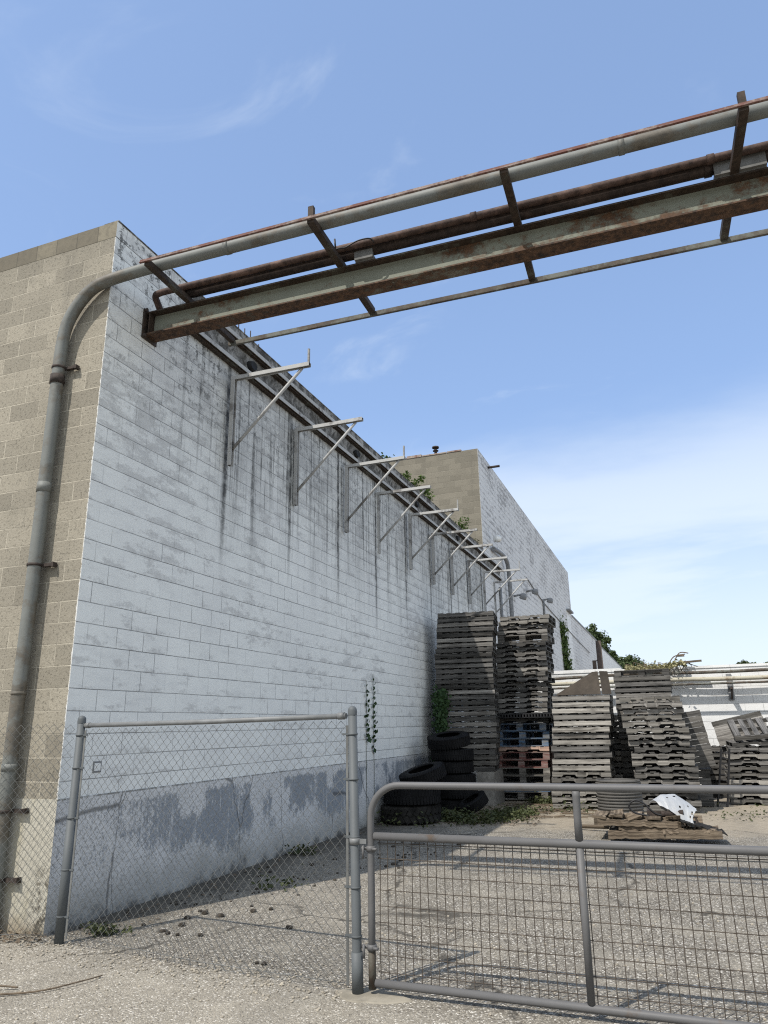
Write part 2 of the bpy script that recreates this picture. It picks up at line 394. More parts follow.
M = dict(
    white=white_block('white painted block'),
    white_rear=white_block('white painted block of the rear', 6.0, 10.6, 1.0, False, (0.70, 0.70, 0.69), 'Y', 1.9),
    white_far=white_block('bright white painted block', 2.2, 4.6, 0.5, False, (0.74, 0.745, 0.735), 'X'),
    tan=tan_block('tan concrete block', 1.0),
    tan_rear=tan_block('tan concrete block of the rear', 0.88),
    coping=coping_mat(), ledge=ledge_mat(),
    fwhite=foundation_white(), fcream=foundation_cream(),
    roof=plain('roof felt', (0.09, 0.085, 0.08)),
    hole=plain('dark opening', (0.012, 0.012, 0.012)),
    galv=plain('galvanised steel', (0.165, 0.17, 0.17), 0.58, 0.1, 0.15, 7.0, 0.4, (0.16, 0.16, 0.155)),
    post=rust_steel('grey fence post', (0.092, 0.101, 0.105), (0.06, 0.055, 0.05), (0.12, 0.115, 0.105), 0.62, 0.6),
    wire=plain('galvanised wire', (0.135, 0.138, 0.133), 0.6, 0.1, 0.3, 4.0, 0.4),
    gate=rust_steel('grey gate paint', (0.110, 0.109, 0.109), (0.05, 0.038, 0.03), (0.105, 0.08, 0.06), 0.60, 0.55),
    gwire=plain('brown weathered wire', (0.080, 0.066, 0.053), 0.7, 0.1, 0.3, 9.0),
    strip=rust_steel('worn white steel strip', (0.42, 0.42, 0.41), (0.06, 0.05, 0.042), (0.16, 0.13, 0.11), 0.57),
    legsteel=rust_steel('pale galvanised leg', (0.42, 0.42, 0.41), (0.10, 0.095, 0.09), (0.22, 0.21, 0.20), 0.55),
    bracket=rust_steel('worn bracket steel', (0.30, 0.30, 0.29), (0.06, 0.055, 0.05), (0.19, 0.175, 0.16), 0.53),
    beam=rust_steel('green grey paint over rust', (0.19, 0.20, 0.16), (0.030, 0.018, 0.011), (0.125, 0.068, 0.036), 0.54, sx=0.6),
    flange=rust_steel('rusted beam underside', (0.17, 0.16, 0.125), (0.022, 0.014, 0.010), (0.125, 0.068, 0.038), 0.40, sx=0.6),
    cross=rust_steel('dark rusted crossmember', (0.09, 0.085, 0.068), (0.022, 0.016, 0.012), (0.062, 0.043, 0.031), 0.43),
    rust=rust_steel('brown rusted pipe', None, (0.032, 0.020, 0.016), (0.105, 0.066, 0.052), 0.5),
    rustdark=rust_steel('dark rusted pipe', None, (0.018, 0.013, 0.011), (0.055, 0.038, 0.031), 0.5),
    redsteel=rust_steel('red lead painted angle', (0.15, 0.066, 0.052), (0.085, 0.042, 0.034), (0.30, 0.24, 0.21), 0.50),
    pipe=rust_steel('dull grey steel pipe', (0.165, 0.172, 0.16), (0.075, 0.066, 0.052), (0.15, 0.135, 0.11), 0.53, 0.6, 0.5),
    thin=rust_steel('grey green angle', (0.15, 0.155, 0.135), (0.045, 0.036, 0.03), (0.10, 0.08, 0.06), 0.46),
    clamp=plain('rusty black clamp', (0.045, 0.035, 0.03), 0.8, 0.0, 0.4, 20.0),
    saddle=plain('grey saddle plate', (0.135, 0.135, 0.13), 0.8, 0, 0.2, 9.0),
    grey=wood('weathered grey wood', (0.075, 0.071, 0.066), (0.225, 0.215, 0.20)),
    pale=wood('pale weathered wood', (0.125, 0.118, 0.107), (0.31, 0.295, 0.27)),
    dark=wood('dark weathered and shade-toned wood', (0.040, 0.039, 0.037), (0.135, 0.130, 0.124), (0.022, 0.021, 0.020)),  # also paints shade into the pallet gaps and the tall stack
    brown=wood('brown rotten wood', (0.050, 0.038, 0.028), (0.205, 0.165, 0.122), (0.020, 0.016, 0.013)),
    blue=wood('blue painted wood', (0.12, 0.12, 0.12), (0.28, 0.28, 0.27), paint=(0.085, 0.17, 0.30)),
    red=wood('red painted wood', (0.14, 0.11, 0.10), (0.30, 0.25, 0.23), paint=(0.20, 0.075, 0.065)),
    pink=wood('faded orange wood', (0.22, 0.15, 0.12), (0.42, 0.30, 0.24)),
    ply=plain('weathered brown sheet', (0.060, 0.050, 0.040), 0.88, 0, 0.25, 3.0, 0.2, (0.04, 0.034, 0.028)),
    rubber=plain('tyre rubber', (0.006, 0.006, 0.0065), 0.75, 0, 0.5, 6.0, 0.18),
    rubberd=plain('dusty tyre rubber', (0.020, 0.019, 0.0175), 0.88, 0, 0.5, 5.0, 0.15),
    plastic=plain('black plastic', (0.02, 0.02, 0.021), 0.5, 0, 0.2, 5.0),
    drum=plain('ribbed grey plastic', (0.085, 0.081, 0.074), 0.7, 0, 0.15, 5.0, 0.3, (0.085, 0.08, 0.07)),
    sheet=plain('white enamelled sheet metal', (0.33, 0.345, 0.36), 0.5, 0.0, 0.08, 6.0, 0.5, (0.30, 0.29, 0.27)),
    conc=plain('grey concrete', (0.235, 0.225, 0.205), 0.9, 0, 0.2, 6.0, 0.2, (0.14, 0.13, 0.115)),
    pad=plain('pale concrete', (0.235, 0.213, 0.170), 0.92, 0, 0.2, 8.0, 0.2),
    cream=rust_steel('cream painted pipe', (0.40, 0.375, 0.30), (0.15, 0.11, 0.07), (0.28, 0.22, 0.15), 0.56),
    redflash=rust_steel('rusty roof flashing', (0.30, 0.25, 0.21), (0.11, 0.06, 0.045), (0.22, 0.13, 0.10), 0.52),
    lamp=plain('grey lamp housing', (0.22, 0.225, 0.23), 0.6, 0.1),
    lampw=plain('white vent cap', (0.72, 0.72, 0.70), 0.5),
    bark=plain('bark', (0.075, 0.06, 0.048), 0.9, 0, 0.3, 5.0),
    pole=plain('creosoted wood pole', (0.085, 0.065, 0.055), 0.9, 0, 0.25, 4.0),
    leafd=leaf_mat('dark tree leaf', (0.030, 0.050, 0.018), (0.085, 0.115, 0.040)),
    leafm=leaf_mat('creeper leaf', (0.045, 0.085, 0.018), (0.12, 0.17, 0.045)),
    leafivy=leaf_mat('dark ivy leaf', (0.016, 0.040, 0.012), (0.035, 0.075, 0.022), 0.15),
    leafw=leaf_mat('weed leaf', (0.034, 0.046, 0.016), (0.085, 0.095, 0.036)),
    leafy=leaf_mat('dry yellow leaf', (0.19, 0.18, 0.075), (0.40, 0.37, 0.22)),
    stem=plain('stem', (0.07, 0.075, 0.04), 0.9),
    soil=plain('dark clod', (0.045, 0.038, 0.03), 0.95, 0, 0.4, 20.0),
    stone=plain('pale pebble', (0.285, 0.255, 0.205), 0.9, 0, 0.35, 15.0),
    twig=plain('dead twig', (0.13, 0.10, 0.07), 0.9, 0, 0.3, 12.0),
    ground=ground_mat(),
)

# ------------------------------------------------------------------ mesh building
class MB:
    def __init__(s):
        s.v = []; s.f = []; s.uv = []; s.mi = []; s.sm = []
    def face(s, idx, uvs=None, mi=0, smooth=False):
        s.f.append(idx); s.uv.append(uvs or [(0, 0)] * len(idx)); s.mi.append(mi); s.sm.append(smooth)
    def hexa(s, c, mi=0, L=(1, 1, 1)):
        """8 corners, order zyx bits; L = edge lengths for uv"""
        b = len(s.v); s.v += [tuple(p) for p in c]
        ou, ov = random.random() * 40, random.random() * 40
        ax = sorted(range(3), key=lambda i: -L[i])
        q = [((0, 2, 3, 1), 2), ((4, 5, 7, 6), 2), ((0, 1, 5, 4), 1), ((2, 6, 7, 3), 1), ((0, 4, 6, 2), 0), ((1, 3, 7, 5), 0)]
        for k, (ids, nx) in enumerate(q):
            rest = [a for a in ax if a != nx]
            uvs = []
            for i in ids:
                bit = [(i >> a) & 1 for a in range(3)]
                uvs.append((ou + bit[rest[0]] * L[rest[0]], ov + k * 0.37 + bit[rest[1]] * L[rest[1]]))
            m = mi[k] if isinstance(mi, (tuple, list)) else mi
            s.face([b + i for i in ids], uvs, m)
    def box(s, x0, x1, y0, y1, z0, z1, mi=0, mat=None):
        c = [(x, y, z) for z in (z0, z1) for y in (y0, y1) for x in (x0, x1)]
        if mat:
            c = [mat @ V(p) for p in c]
        s.hexa(c, mi, (abs(x1 - x0), abs(y1 - y0), abs(z1 - z0)))
        return s
    def bar(s, a, b, w, h, up=(0, 0, 1), mi=0):
        """a rectangular bar from a to b"""
        a, b = V(a), V(b); d = b - a; L = d.length; d.normalize()
        u = V(up); x = d.cross(u)
        if x.length < 1e-4:
            x = d.cross(V((1, 0, 0)))
        x.normalize(); u = x.cross(d)
        m = Matrix((( d.x, x.x, u.x, a.x), (d.y, x.y, u.y, a.y), (d.z, x.z, u.z, a.z), (0, 0, 0, 1)))
        return s.box(0, L, -w / 2, w / 2, -h / 2, h / 2, mi, m)
    def tube(s, pts, r, seg=12, caps=True, mi=0, smooth=True):
        pts = [V(p) for p in pts]; n = len(pts)
        rs = r if isinstance(r, (list, tuple)) else [r] * n
        b = len(s.v); nrm = None; L = 0
        for i, p in enumerate(pts):
            t = (pts[min(i + 1, n - 1)] - pts[max(i - 1, 0)])
            t = t.normalized() if t.length > 1e-9 else V((0, 0, 1))
            if nrm is None:
                nrm = t.orthogonal().normalized()
            else:
                nrm = (nrm - t * nrm.dot(t))
                nrm = nrm.normalized() if nrm.length > 1e-6 else t.orthogonal().normalized()
            bi = t.cross(nrm)
            for k in range(seg):
                a = 2 * pi * k / seg
                s.v.append(tuple(p + (nrm * cos(a) + bi * sin(a)) * rs[i]))
        for i in range(n - 1):
            L2 = L + (pts[i + 1] - pts[i]).length
            for k in range(seg):
                k2 = (k + 1) % seg
                s.face([b + i * seg + k, b + i * seg + k2, b + (i + 1) * seg + k2, b + (i + 1) * seg + k],
                       [(L, k / seg), (L, (k + 1) / seg), (L2, (k + 1) / seg), (L2, k / seg)], mi, smooth)
            L = L2
        if caps:
            s.face([b + k for k in reversed(range(seg))], None, mi)
            s.face([b + (n - 1) * seg + k for k in range(seg)], None, mi)
        return s
    def lathe(s, prof, seg=32, mat=None, mi=0, closed=False, smooth=True):
        b = len(s.v); n = len(prof)
        for r, z in prof:
            for k in range(seg):
                a = 2 * pi * k / seg
                p = V((r * cos(a), r * sin(a), z))
                s.v.append(tuple(mat @ p if mat else p))
        rng = range(n if closed else n - 1)
        for i in rng:
            j = (i + 1) % n
            for k in range(seg):
                k2 = (k + 1) % seg
                s.face([b + i * seg + k, b + i * seg + k2, b + j * seg + k2, b + j * seg + k], None, mi, smooth)
        return s
    def leaf(s, p, size, nrm=None, mi=0, asp=1.7):
        p = V(p)
        n = V(nrm) if nrm is not None else V((random.gauss(0, 1), random.gauss(0, 1), random.gauss(0, 1)))
        n = n.normalized() if n.length > 1e-6 else V((0, 0, 1))
        u = n.orthogonal().normalized(); w = n.cross(u)
        a = random.random() * 2 * pi
        u, w = u * cos(a) + w * sin(a), w * cos(a) - u * sin(a)
        L = size; W = size / asp
        b = len(s.v)
        s.v += [tuple(p - u * L / 2), tuple(p + w * W / 2 + n * size * 0.08), tuple(p + u * L / 2), tuple(p - w * W / 2 + n * size * 0.08)]
        s.face([b, b + 1, b + 2], None, mi); s.face([b, b + 2, b + 3], None, mi)
    def prism(s, poly, thick, mat, mi=0):
        """a polygon in local xz, thickness along local y"""
        n = len(poly); b = len(s.v)
        for y in (0, thick):
            for x, z in poly:
                s.v.append(tuple(mat @ V((x, y, z))))
        ou = random.random() * 30
        s.face([b + i for i in range(n)], [(ou + p[0], p[1]) for p in poly], mi)
        s.face([b + n + i for i in reversed(range(n))], [(ou + p[0], p[1] + 3) for p in reversed(poly)], mi)
        for i in range(n):
            j = (i + 1) % n
            s.face([b + j, b + i, b + n + i, b + n + j], [(ou, 0), (ou + .1, 0), (ou + .1, thick), (ou, thick)], mi)
    def mesh(s, name, mats, origin=(0, 0, 0), bevel=0):
        me = bpy.data.meshes.new(name)
        o = V(origin)
        me.from_pydata([tuple(V(p) - o) for p in s.v], [], s.f)
        uvl = me.uv_layers.new(name='UVMap')
        flat = [c for f in s.uv for q in f for c in q]
        uvl.data.foreach_set('uv', flat)
        me.polygons.foreach_set('material_index', s.mi)
        me.polygons.foreach_set('use_smooth', s.sm)
        for m in (mats if isinstance(mats, (list, tuple)) else [mats]):
            me.materials.append(M[m])
        me.update()
        return me
    def build(s, name, mats, parent=None, origin=None):
        """world-space vertices -> one object; origin defaults to its parent's (or the mesh base)"""
        if origin is None:
            if parent is not None:
                origin = world(parent)
            else:
                xs, ys, zs = zip(*s.v)
                origin = ((min(xs) + max(xs)) / 2, (min(ys) + max(ys)) / 2, min(zs))
        o = bpy.data.objects.new(name, s.mesh(name, mats, origin))
        col.objects.link(o)
        if parent is not None:
            o.parent = parent
            o.location = V(origin) - V(world(parent))
        else:
            o.location = origin
        return o

def world(o):
    p = V(o.location)
    while o.parent:
        o = o.parent; p = p + o.location
    return tuple(p)

def tag(o, label, cat, group=None, kind=None):
    o['label'] = label; o['category'] = cat
    if group: o['group'] = group
    if kind: o['kind'] = kind
    return o

def thing(name, loc, label, cat, group=None, rot=(0, 0, 0)):
    o = bpy.data.objects.new(name, None); o.empty_display_size = 0.2
    col.objects.link(o); o.location = loc; o.rotation_euler = rot
    return tag(o, label, cat, group)

def part_mesh(name, me, parent, loc=(0, 0, 0)):
    o = bpy.data.objects.new(name, me); col.objects.link(o); o.parent = parent; o.location = loc
    return o

def structure(o):
    o['kind'] = 'structure'
    return o

def copy_tree(src, parent=None):
    c = src.copy(); col.objects.link(c); c.parent = parent
    for ch in list(src.children):
        copy_tree(ch, c)
    return c

def smooth_path(pts, n=8):
    """Catmull-Rom through the points"""
    P = [V(p) for p in pts]; out = []
    for i in range(len(P) - 1):
        p0, p1, p2, p3 = P[max(i - 1, 0)], P[i], P[i + 1], P[min(i + 2, len(P) - 1)]
        for k in range(n):
            t = k / n
            out.append(0.5 * ((2 * p1) + (p2 - p0) * t + (2 * p0 - 5 * p1 + 4 * p2 - p3) * t * t + (3 * p1 - p0 - 3 * p2 + p3) * t ** 3))
    out.append(P[-1])
    return out

ORD = ['topmost', 'second', 'third', 'fourth', 'fifth', 'sixth', 'seventh', 'eighth', 'ninth', 'tenth', 'eleventh', 'twelfth',
       'thirteenth', 'fourteenth', 'fifteenth', 'sixteenth', 'seventeenth', 'eighteenth', 'nineteenth', 'twentieth', 'twenty-first',
       'twenty-second', 'twenty-third', 'twenty-fourth', 'twenty-fifth', 'twenty-sixth', 'twenty-seventh', 'twenty-eighth',
       'twenty-ninth', 'thirtieth', 'thirty-first', 'thirty-second', 'thirty-third', 'thirty-fourth', 'thirty-fifth']

# ------------------------------------------------------------------ camera
H = 1.65
def cam_basis(yaw, p, r):
    Rz = Matrix.Rotation(yaw, 3, 'Z')
    R0 = V((1, 0, 0)); U0 = V((0, -sin(p), cos(p))); F = V((0, cos(p), sin(p)))
    R = R0 * cos(r) - U0 * sin(r); U = R0 * sin(r) + U0 * cos(r)
    return Rz @ R, Rz @ U, Rz @ F
cR, cU, cF = cam_basis(radians(20.9), radians(16.5), radians(1.0))
cd = bpy.data.cameras.new('camera'); cam = bpy.data.objects.new('camera', cd); col.objects.link(cam)
cd.sensor_fit = 'VERTICAL'; cd.sensor_height = 36.0; cd.sensor_width = 27.0
cd.lens = 723.0 / 1024.0 * 36.0
cd.clip_end = 2000; cd.clip_start = 0.05
cam.matrix_world = Matrix(((cR.x, cU.x, -cF.x, 0), (cR.y, cU.y, -cF.y, 0), (cR.z, cU.z, -cF.z, H), (0, 0, 0, 1)))
scene.camera = cam

# ------------------------------------------------------------------ light and sky
sun_dir = V((0.30, 0.626, -1.0)).normalized()
sl = bpy.data.lights.new('sun', 'SUN'); sl.energy = 3.3; sl.angle = radians(0.55); sl.color = (1.0, 0.945, 0.87)
so = bpy.data.objects.new('sun', sl); col.objects.link(so)
so.rotation_euler = sun_dir.to_track_quat('-Z', 'Y').to_euler()
so.location = (-10, -20, 30)
w = bpy.data.worlds.new('World'); scene.world = w; w.use_nodes = True
nt = w.node_tree; bg = nt.nodes['Background']
sky = nt.nodes.new('ShaderNodeTexSky'); sky.sky_type = 'NISHITA'; sky.sun_disc = False
sky.sun_elevation = math.asin(-sun_dir.z); sky.sun_rotation = atan2(-sun_dir.x, -sun_dir.y)
sky.altitude = 100; sky.air_density = 1.0; sky.dust_density = 1.3; sky.ozone_density = 1.3
def wn(typ, **k):
    n = nt.nodes.new(typ)
    for a, b in k.items(): setattr(n, a, b)
    return n
def wl(a, b): nt.links.new(a, b)
def wmath(op, a, b=None, clamp=False):
    n = wn('ShaderNodeMath', operation=op, use_clamp=clamp)
    for i, v in enumerate((a, b)):
        if v is None: continue
        if isinstance(v, (int, float)): n.inputs[i].default_value = v
        else: wl(v, n.inputs[i])
    return n.outputs[0]
def wrange(a, lo, hi, x=0.0, y=1.0):
    n = wn('ShaderNodeMapRange', interpolation_type='SMOOTHSTEP'); wl(a, n.inputs[0])
    for i, v in ((1, lo), (2, hi), (3, x), (4, y)): n.inputs[i].default_value = v
    return n.outputs[0]
tc = wn('ShaderNodeTexCoord'); sp = wn('ShaderNodeSeparateXYZ'); wl(tc.outputs['Generated'], sp.inputs[0])
zz = wmath('MAXIMUM', sp.outputs[2], 0.0)
zd = wmath('ADD', zz, 0.14)
cx = wmath('DIVIDE', sp.outputs[0], zd); cy = wmath('DIVIDE', sp.outputs[1], zd)
cb = wn('ShaderNodeCombineXYZ'); wl(cx, cb.inputs[0]); wl(cy, cb.inputs[1])
def wnoise(scale, detail, off, strx=(1, 1, 1), dist=0.4):
    m = wn('ShaderNodeMapping'); wl(cb.outputs[0], m.inputs[0]); m.inputs['Location'].default_value = off; m.inputs['Scale'].default_value = strx
    m.inputs['Rotation'].default_value = (0, 0, 0.5)
    n = wn('ShaderNodeTexNoise'); wl(m.outputs[0], n.inputs['Vector']); n.inputs['Scale'].default_value = scale; n.inputs['Detail'].default_value = detail
    n.inputs['Roughness'].default_value = 0.55; n.inputs['Distortion'].default_value = dist
    return n.outputs['Fac']
n1 = wnoise(0.55, 7, (3.1, 1.7, 0), (0.7, 1.2, 1))
n2 = wnoise(2.6, 9, (1.9, 2.6, 0), (0.8, 1.3, 1), 1.2)
band = wrange(zz, 0.24, 0.50, 1.0, 0.0)                     # cloud veil low in the sky
veil = wmath('MULTIPLY', wrange(wmath('ADD', n1, wmath('MULTIPLY', band, 0.22)), 0.50, 0.74), band)
wisps = wmath('MULTIPLY', wrange(n2, 0.55, 0.80), 0.26)
hz = wrange(zz, 0.0, 0.42, 0.66, 0.0)                       # white air near the horizon
sunside = wmath('ADD', wmath('MULTIPLY', sp.outputs[1], -1.0), wmath('MULTIPLY', sp.outputs[0], 0.35))
fill_cloud = wmath('MULTIPLY', wrange(wmath('ADD', sunside, wmath('MULTIPLY', n1, 0.5)), 0.05, 0.75), 0.85)  # unseen cloud bank behind the camera, added as white fill for the wall
mask = wmath('MAXIMUM', wmath('MAXIMUM', wmath('MAXIMUM', wmath('MULTIPLY', veil, 0.62), wisps), hz), fill_cloud, True)
air = wn('ShaderNodeMix', data_type='RGBA')                  # summer air: a thin even veil that pales the blue
wl(wrange(zz, 0.25, 0.85, 0.58, 0.44), air.inputs[0]); wl(sky.outputs[0], air.inputs[6]); air.inputs[7].default_value = (1.55, 2.35, 4.0, 1)
mx = wn('ShaderNodeMix', data_type='RGBA')
wl(mask, mx.inputs[0]); wl(air.outputs[2], mx.inputs[6]); mx.inputs[7].default_value = (4.3, 4.65, 4.95, 1)
wl(mx.outputs[2], bg.inputs[0]); bg.inputs[1].default_value = 0.15

# ------------------------------------------------------------------ ground
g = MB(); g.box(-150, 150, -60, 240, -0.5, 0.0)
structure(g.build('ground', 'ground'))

# ------------------------------------------------------------------ the block building
WX, FY, TOP = -5.174, 5.337, 7.13
BLD_END, REAR_END, REAR_TOP = 22.53, 45.23, 10.62
b1 = thing('block_building', (-15, 14, 0), 'concrete block building with a tan front and long dirty white side wall, nearest the fence', 'building')
m = MB()
m.box(-26, WX - 0.2, FY, FY + 0.2, 0, TOP - COURSE, [0, 0, 0, 0, 0, 0])
m.box(WX - 0.2, WX, FY, FY + 0.2, 0, TOP - COURSE, [1, 1, 0, 1, 1, 1])
m.build('front_wall', ['tan', 'white'], b1)
m = MB(); m.box(WX - 0.2, WX, FY + 0.2, BLD_END, 0, TOP - COURSE)
m.build('side_wall', 'white', b1)
m = MB()
m.box(-26, WX - 0.2, FY - 0.003, FY + 0.2, TOP - COURSE, TOP, 0)
m.box(WX - 0.2, WX + 0.003, FY - 0.003, FY + 0.2, TOP - COURSE, TOP, [1, 0, 0, 1, 1, 1])
m.box(WX - 0.2, WX + 0.003, FY + 0.2, 6.75, TOP - COURSE, TOP, 1)
m.build('parapet_cap', ['coping', 'white'], b1)
m = MB(); m.box(WX - 0.2, WX + 0.003, 6.75, BLD_END, TOP - COURSE, TOP)
m.build('parapet_cap', 'ledge', b1)
m = MB(); m.box(WX - 0.19, WX + 0.012, FY + 0.004, BLD_END - 0.01, TOP + 0.001, TOP + 0.014); m.build('coping_strip', 'ledge', b1)
m = MB()
FX, FFY = WX + 0.008, FY - 0.008
m.box(-26, FX, FFY, FFY + 0.3, -0.3, 1.078, [0, 0, 0, 0, 0, 1])
m.box(FX - 0.3, FX, FFY + 0.3, BLD_END, -0.3, 1.078, 1)
m.build('foundation', ['fcream', 'fwhite'], b1)
m = MB(); m.box(-26, WX - 0.2, FY + 0.2, BLD_END, 6.45, 6.6); m.build('roof', 'roof', b1)
m = MB(); m.box(-26.2, -26, FY, BLD_END, 0, TOP); m.build('side_wall', 'tan', b1)
# rough ledge between two steel strips along the top of the side wall
m = MB(); Y0 = 6.55
ys = [Y0 + (BLD_END + 2.2 - Y0) * i / 90 for i in range(91)]
rows = [(0.02, 6.545), (0.05, 6.60), (0.035, 6.68), (0.06, 6.76), (0.045, 6.835)]
b0 = len(m.v)
for i, y in enumerate(ys):
    for j, (d, z) in enumerate(rows):
        q = mnoise.noise(V((y * 3.1, z * 6, 0.3))) * 0.03
        m.v.append((WX + max(0.004, d + q), y, z))
for i in range(90):
    for j in range(4):
        a = i * 5 + j
        m.face([a, a + 1, a + 6, a + 5], None, 0, True)
m.build('ledge', 'ledge', b1)
for z0, z1, d, ya in ((6.505, 6.545, 0.10, 6.45), (6.845, 6.885, 0.15, 6.9)):
    m = MB(); m.box(WX + 0.004, WX + d, ya, BLD_END + 2.3, z0, z1); m.box(WX + d, WX + d + 0.006, ya, BLD_END + 2.3, z0 - 0.025, z1 - 0.01)
    m.build('steel_strip', 'strip', b1)
    m = MB(); m.box(WX + 0.003, WX + d - 0.03, ya + 0.02, BLD_END + 2.28, z0 - 0.045, z0 - 0.001); m.build('shade_strip', 'cross', b1)  # dark strip added to paint the shaded gap under each steel strip
for y in (8.12, 11.95, 15.55, 19.1):
    m = MB(); m.lathe([(0.0, 0.05), (0.06, 0.05), (0.085, 0.06), (0.10, 0.0)], 18, Matrix.Translation((WX + 0.05, y, 6.665)) @ Matrix.Rotation(pi / 2, 4, 'Y') @ Matrix.Scale(0.75, 4, (1, 0, 0)))
    m.build('vent_hole', 'hole', b1)
for dy, hh in ((7.75, 0.20), (7.93, 0.26), (8.10, 0.17), (8.26, 0.22), (8.5, 0.12)):
    m = MB(); m.tube([(WX - 0.06, dy, TOP - 0.02), (WX - 0.06 + random.uniform(-.01, .01), dy, TOP + hh)], 0.008, 6)
    m.build('rebar', 'clamp', b1)
# small square opening near the base, as a plate
m = MB(); m.box(WX, WX + 0.006, 5.735, 5.845, 1.275, 1.375); m.box(WX + 0.006, WX + 0.009, 5.75, 5.83, 1.29, 1.36, 1)
m.build('wall_plate', ['lamp', 'white'], b1)

b2 = thing('block_building', (-15, 34, 0), 'taller concrete block building behind, white side wall and tan wall above the lower roof', 'building')
m = MB()
m.box(-26, WX - 0.2, BLD_END, BLD_END + 0.2, 0, REAR_TOP)
m.box(WX - 0.2, WX, BLD_END, BLD_END + 0.2, 0, REAR_TOP, [1, 1, 0, 1, 1, 1])
m.build('front_wall', ['tan_rear', 'white_rear'], b2)
m = MB(); m.box(WX - 0.2, WX, BLD_END + 0.2, REAR_END, 0, REAR_TOP); m.build('side_wall', 'white_rear', b2)
m = MB(); m.box(-26, WX - 0.2, BLD_END + 0.2, REAR_END, REAR_TOP - 0.4, REAR_TOP - 0.25); m.build('roof', 'roof', b2)
m = MB(); m.box(-26, WX, REAR_END, REAR_END + 0.2, 0, REAR_TOP); m.build('rear_wall', 'white_rear', b2)
m = MB()
x = -12.0
while x < -5.75:
    L = random.uniform(0.35, 0.9)
    m.box(x, x + L - 0.03, BLD_END - 0.02, BLD_END + 0.16, REAR_TOP + 0.002, REAR_TOP + random.uniform(0.03, 0.10)); x += L
m.build('roof_flashing', 'redflash', b2)
m = MB(); m.tube([(-6.68, BLD_END + 0.1, REAR_TOP), (-6.68, BLD_END + 0.1, REAR_TOP + 0.28)], 0.05, 10)
m.tube([(-6.68, BLD_END + 0.1, REAR_TOP + 0.17), (-6.68, BLD_END + 0.1, REAR_TOP + 0.19)], 0.10, 12)
m.tube([(-6.68, BLD_END + 0.1, REAR_TOP + 0.28), (-6.68, BLD_END + 0.1, REAR_TOP + 0.33)], 0.12, 12)
m.build('roof_vent', 'clamp', b2)
m = MB(); m.tube([(WX, 24.0, 10.42), (WX + 0.42, 24.0, 10.42)], 0.045, 8); m.build('roof_spout', 'clamp', b2)
m = MB()
m.box(WX + 0.002, WX + 0.22, 43.0, 44.6, 7.93, 8.03); m.build('canopy_ledge', 'lamp', b2)
m = MB(); m.box(WX + 0.001, WX + 0.012, 42.95, 44.6, 1.0, 7.92); m.build('door_panel', 'lampw', b2)

b3 = thing('block_building', (-12, 55, 0), 'low white block building beyond the tall rear building', 'building')
m = MB(); m.box(-20, WX - 0.01, REAR_END + 0.25, 62.3, 0, 7.9); m.build('wall', 'white_rear', b3)
m = MB(); m.box(-20, WX + 0.03, REAR_END + 0.25, 62.35, 7.902, 8.0); m.build('roof', 'lamp', b3)
b4 = thing('shed_building', (-12, 75, 0), 'farthest pale shed with a sloping roofline beyond the white buildings', 'building')
m = MB(); m.box(-20, WX - 0.01, 63.0, 92, 0, 7.75); m.build('wall', 'lampw', b4)
m = MB(); m.box(-20, WX + 0.02, 62.9, 92.1, 7.752, 7.85); m.build('roof', 'lamp', b4)

# back wall across the yard
bw = thing('block_wall', (4, 20.3, 0), 'sunlit white block wall across the back of the yard', 'wall')
m = MB(); m.box(WX + 0.003, 14, 20.3, 20.5, -0.3, 2.92); m.build('wall', 'white_far', bw)
m = MB()
x = WX + 0.003
while x < 14:
    L = 1.2 + random.random() * 1.4; x2 = min(14, x + L)
    m.box(x, x2 - 0.006, 20.28, 20.52, 2.922, 2.99 + random.uniform(-0.015, 0.02)); x = x2
m.build('coping', 'white_far', bw)
def pipe_run(name, mat, pts, r, label, cat='pipe', group=None):
    m = MB(); m.tube(smooth_path(pts, 4), r, 10)
    o = m.build(name, mat); tag(o, label, cat, group); return o
pipe_run('pipe', 'thin', [(-4.9, 20.02, 2.72), (-1.2, 20.03, 2.82), (1.5, 20.0, 2.80), (6, 20.01, 2.86), (13, 20.0, 2.86)], 0.04, 'thin brown pipe, upper one on the white wall across the yard')
pipe_run('pipe', 'cream', [(-4.9, 20.0, 2.63), (0, 19.98, 2.65), (2.2, 19.99, 2.63), (13, 19.99, 2.70)], 0.052, 'fat cream pipe below the thin brown one on the back wall')
pipe_run('pipe', 'thin', [(-4.9, 19.88, 2.53), (2.2, 19.86, 2.52), (13, 19.88, 2.56)], 0.028, 'thinnest rusty pipe, lowest on the white wall across the yard')
for px_, lb in ((-0.62, 'steel pipe bracket on the white back wall beside the dry vine'), (1.36, 'steel pipe bracket on the back wall above the leaning grey pallets'), (4.6, 'steel pipe bracket at the far right of the back wall')):
    t = thing('pipe_bracket', (px_, 20.3, 2.0), lb, 'bracket', 'brackets of the pipes on the back wall')
    m = MB(); m.box(px_ - 0.06, px_ + 0.06, 20.26, 20.296, 2.12, 2.76); m.build('wall_plate', 'lamp', t)
    m = MB(); m.box(px_ - 0.03, px_ + 0.03, 19.78, 20.258, 2.37, 2.42); m.build('arm', 'clamp', t)
    m = MB(); m.bar((px_, 20.25, 2.16), (px_, 19.85, 2.36), 0.04, 0.04); m.build('brace', 'clamp', t)

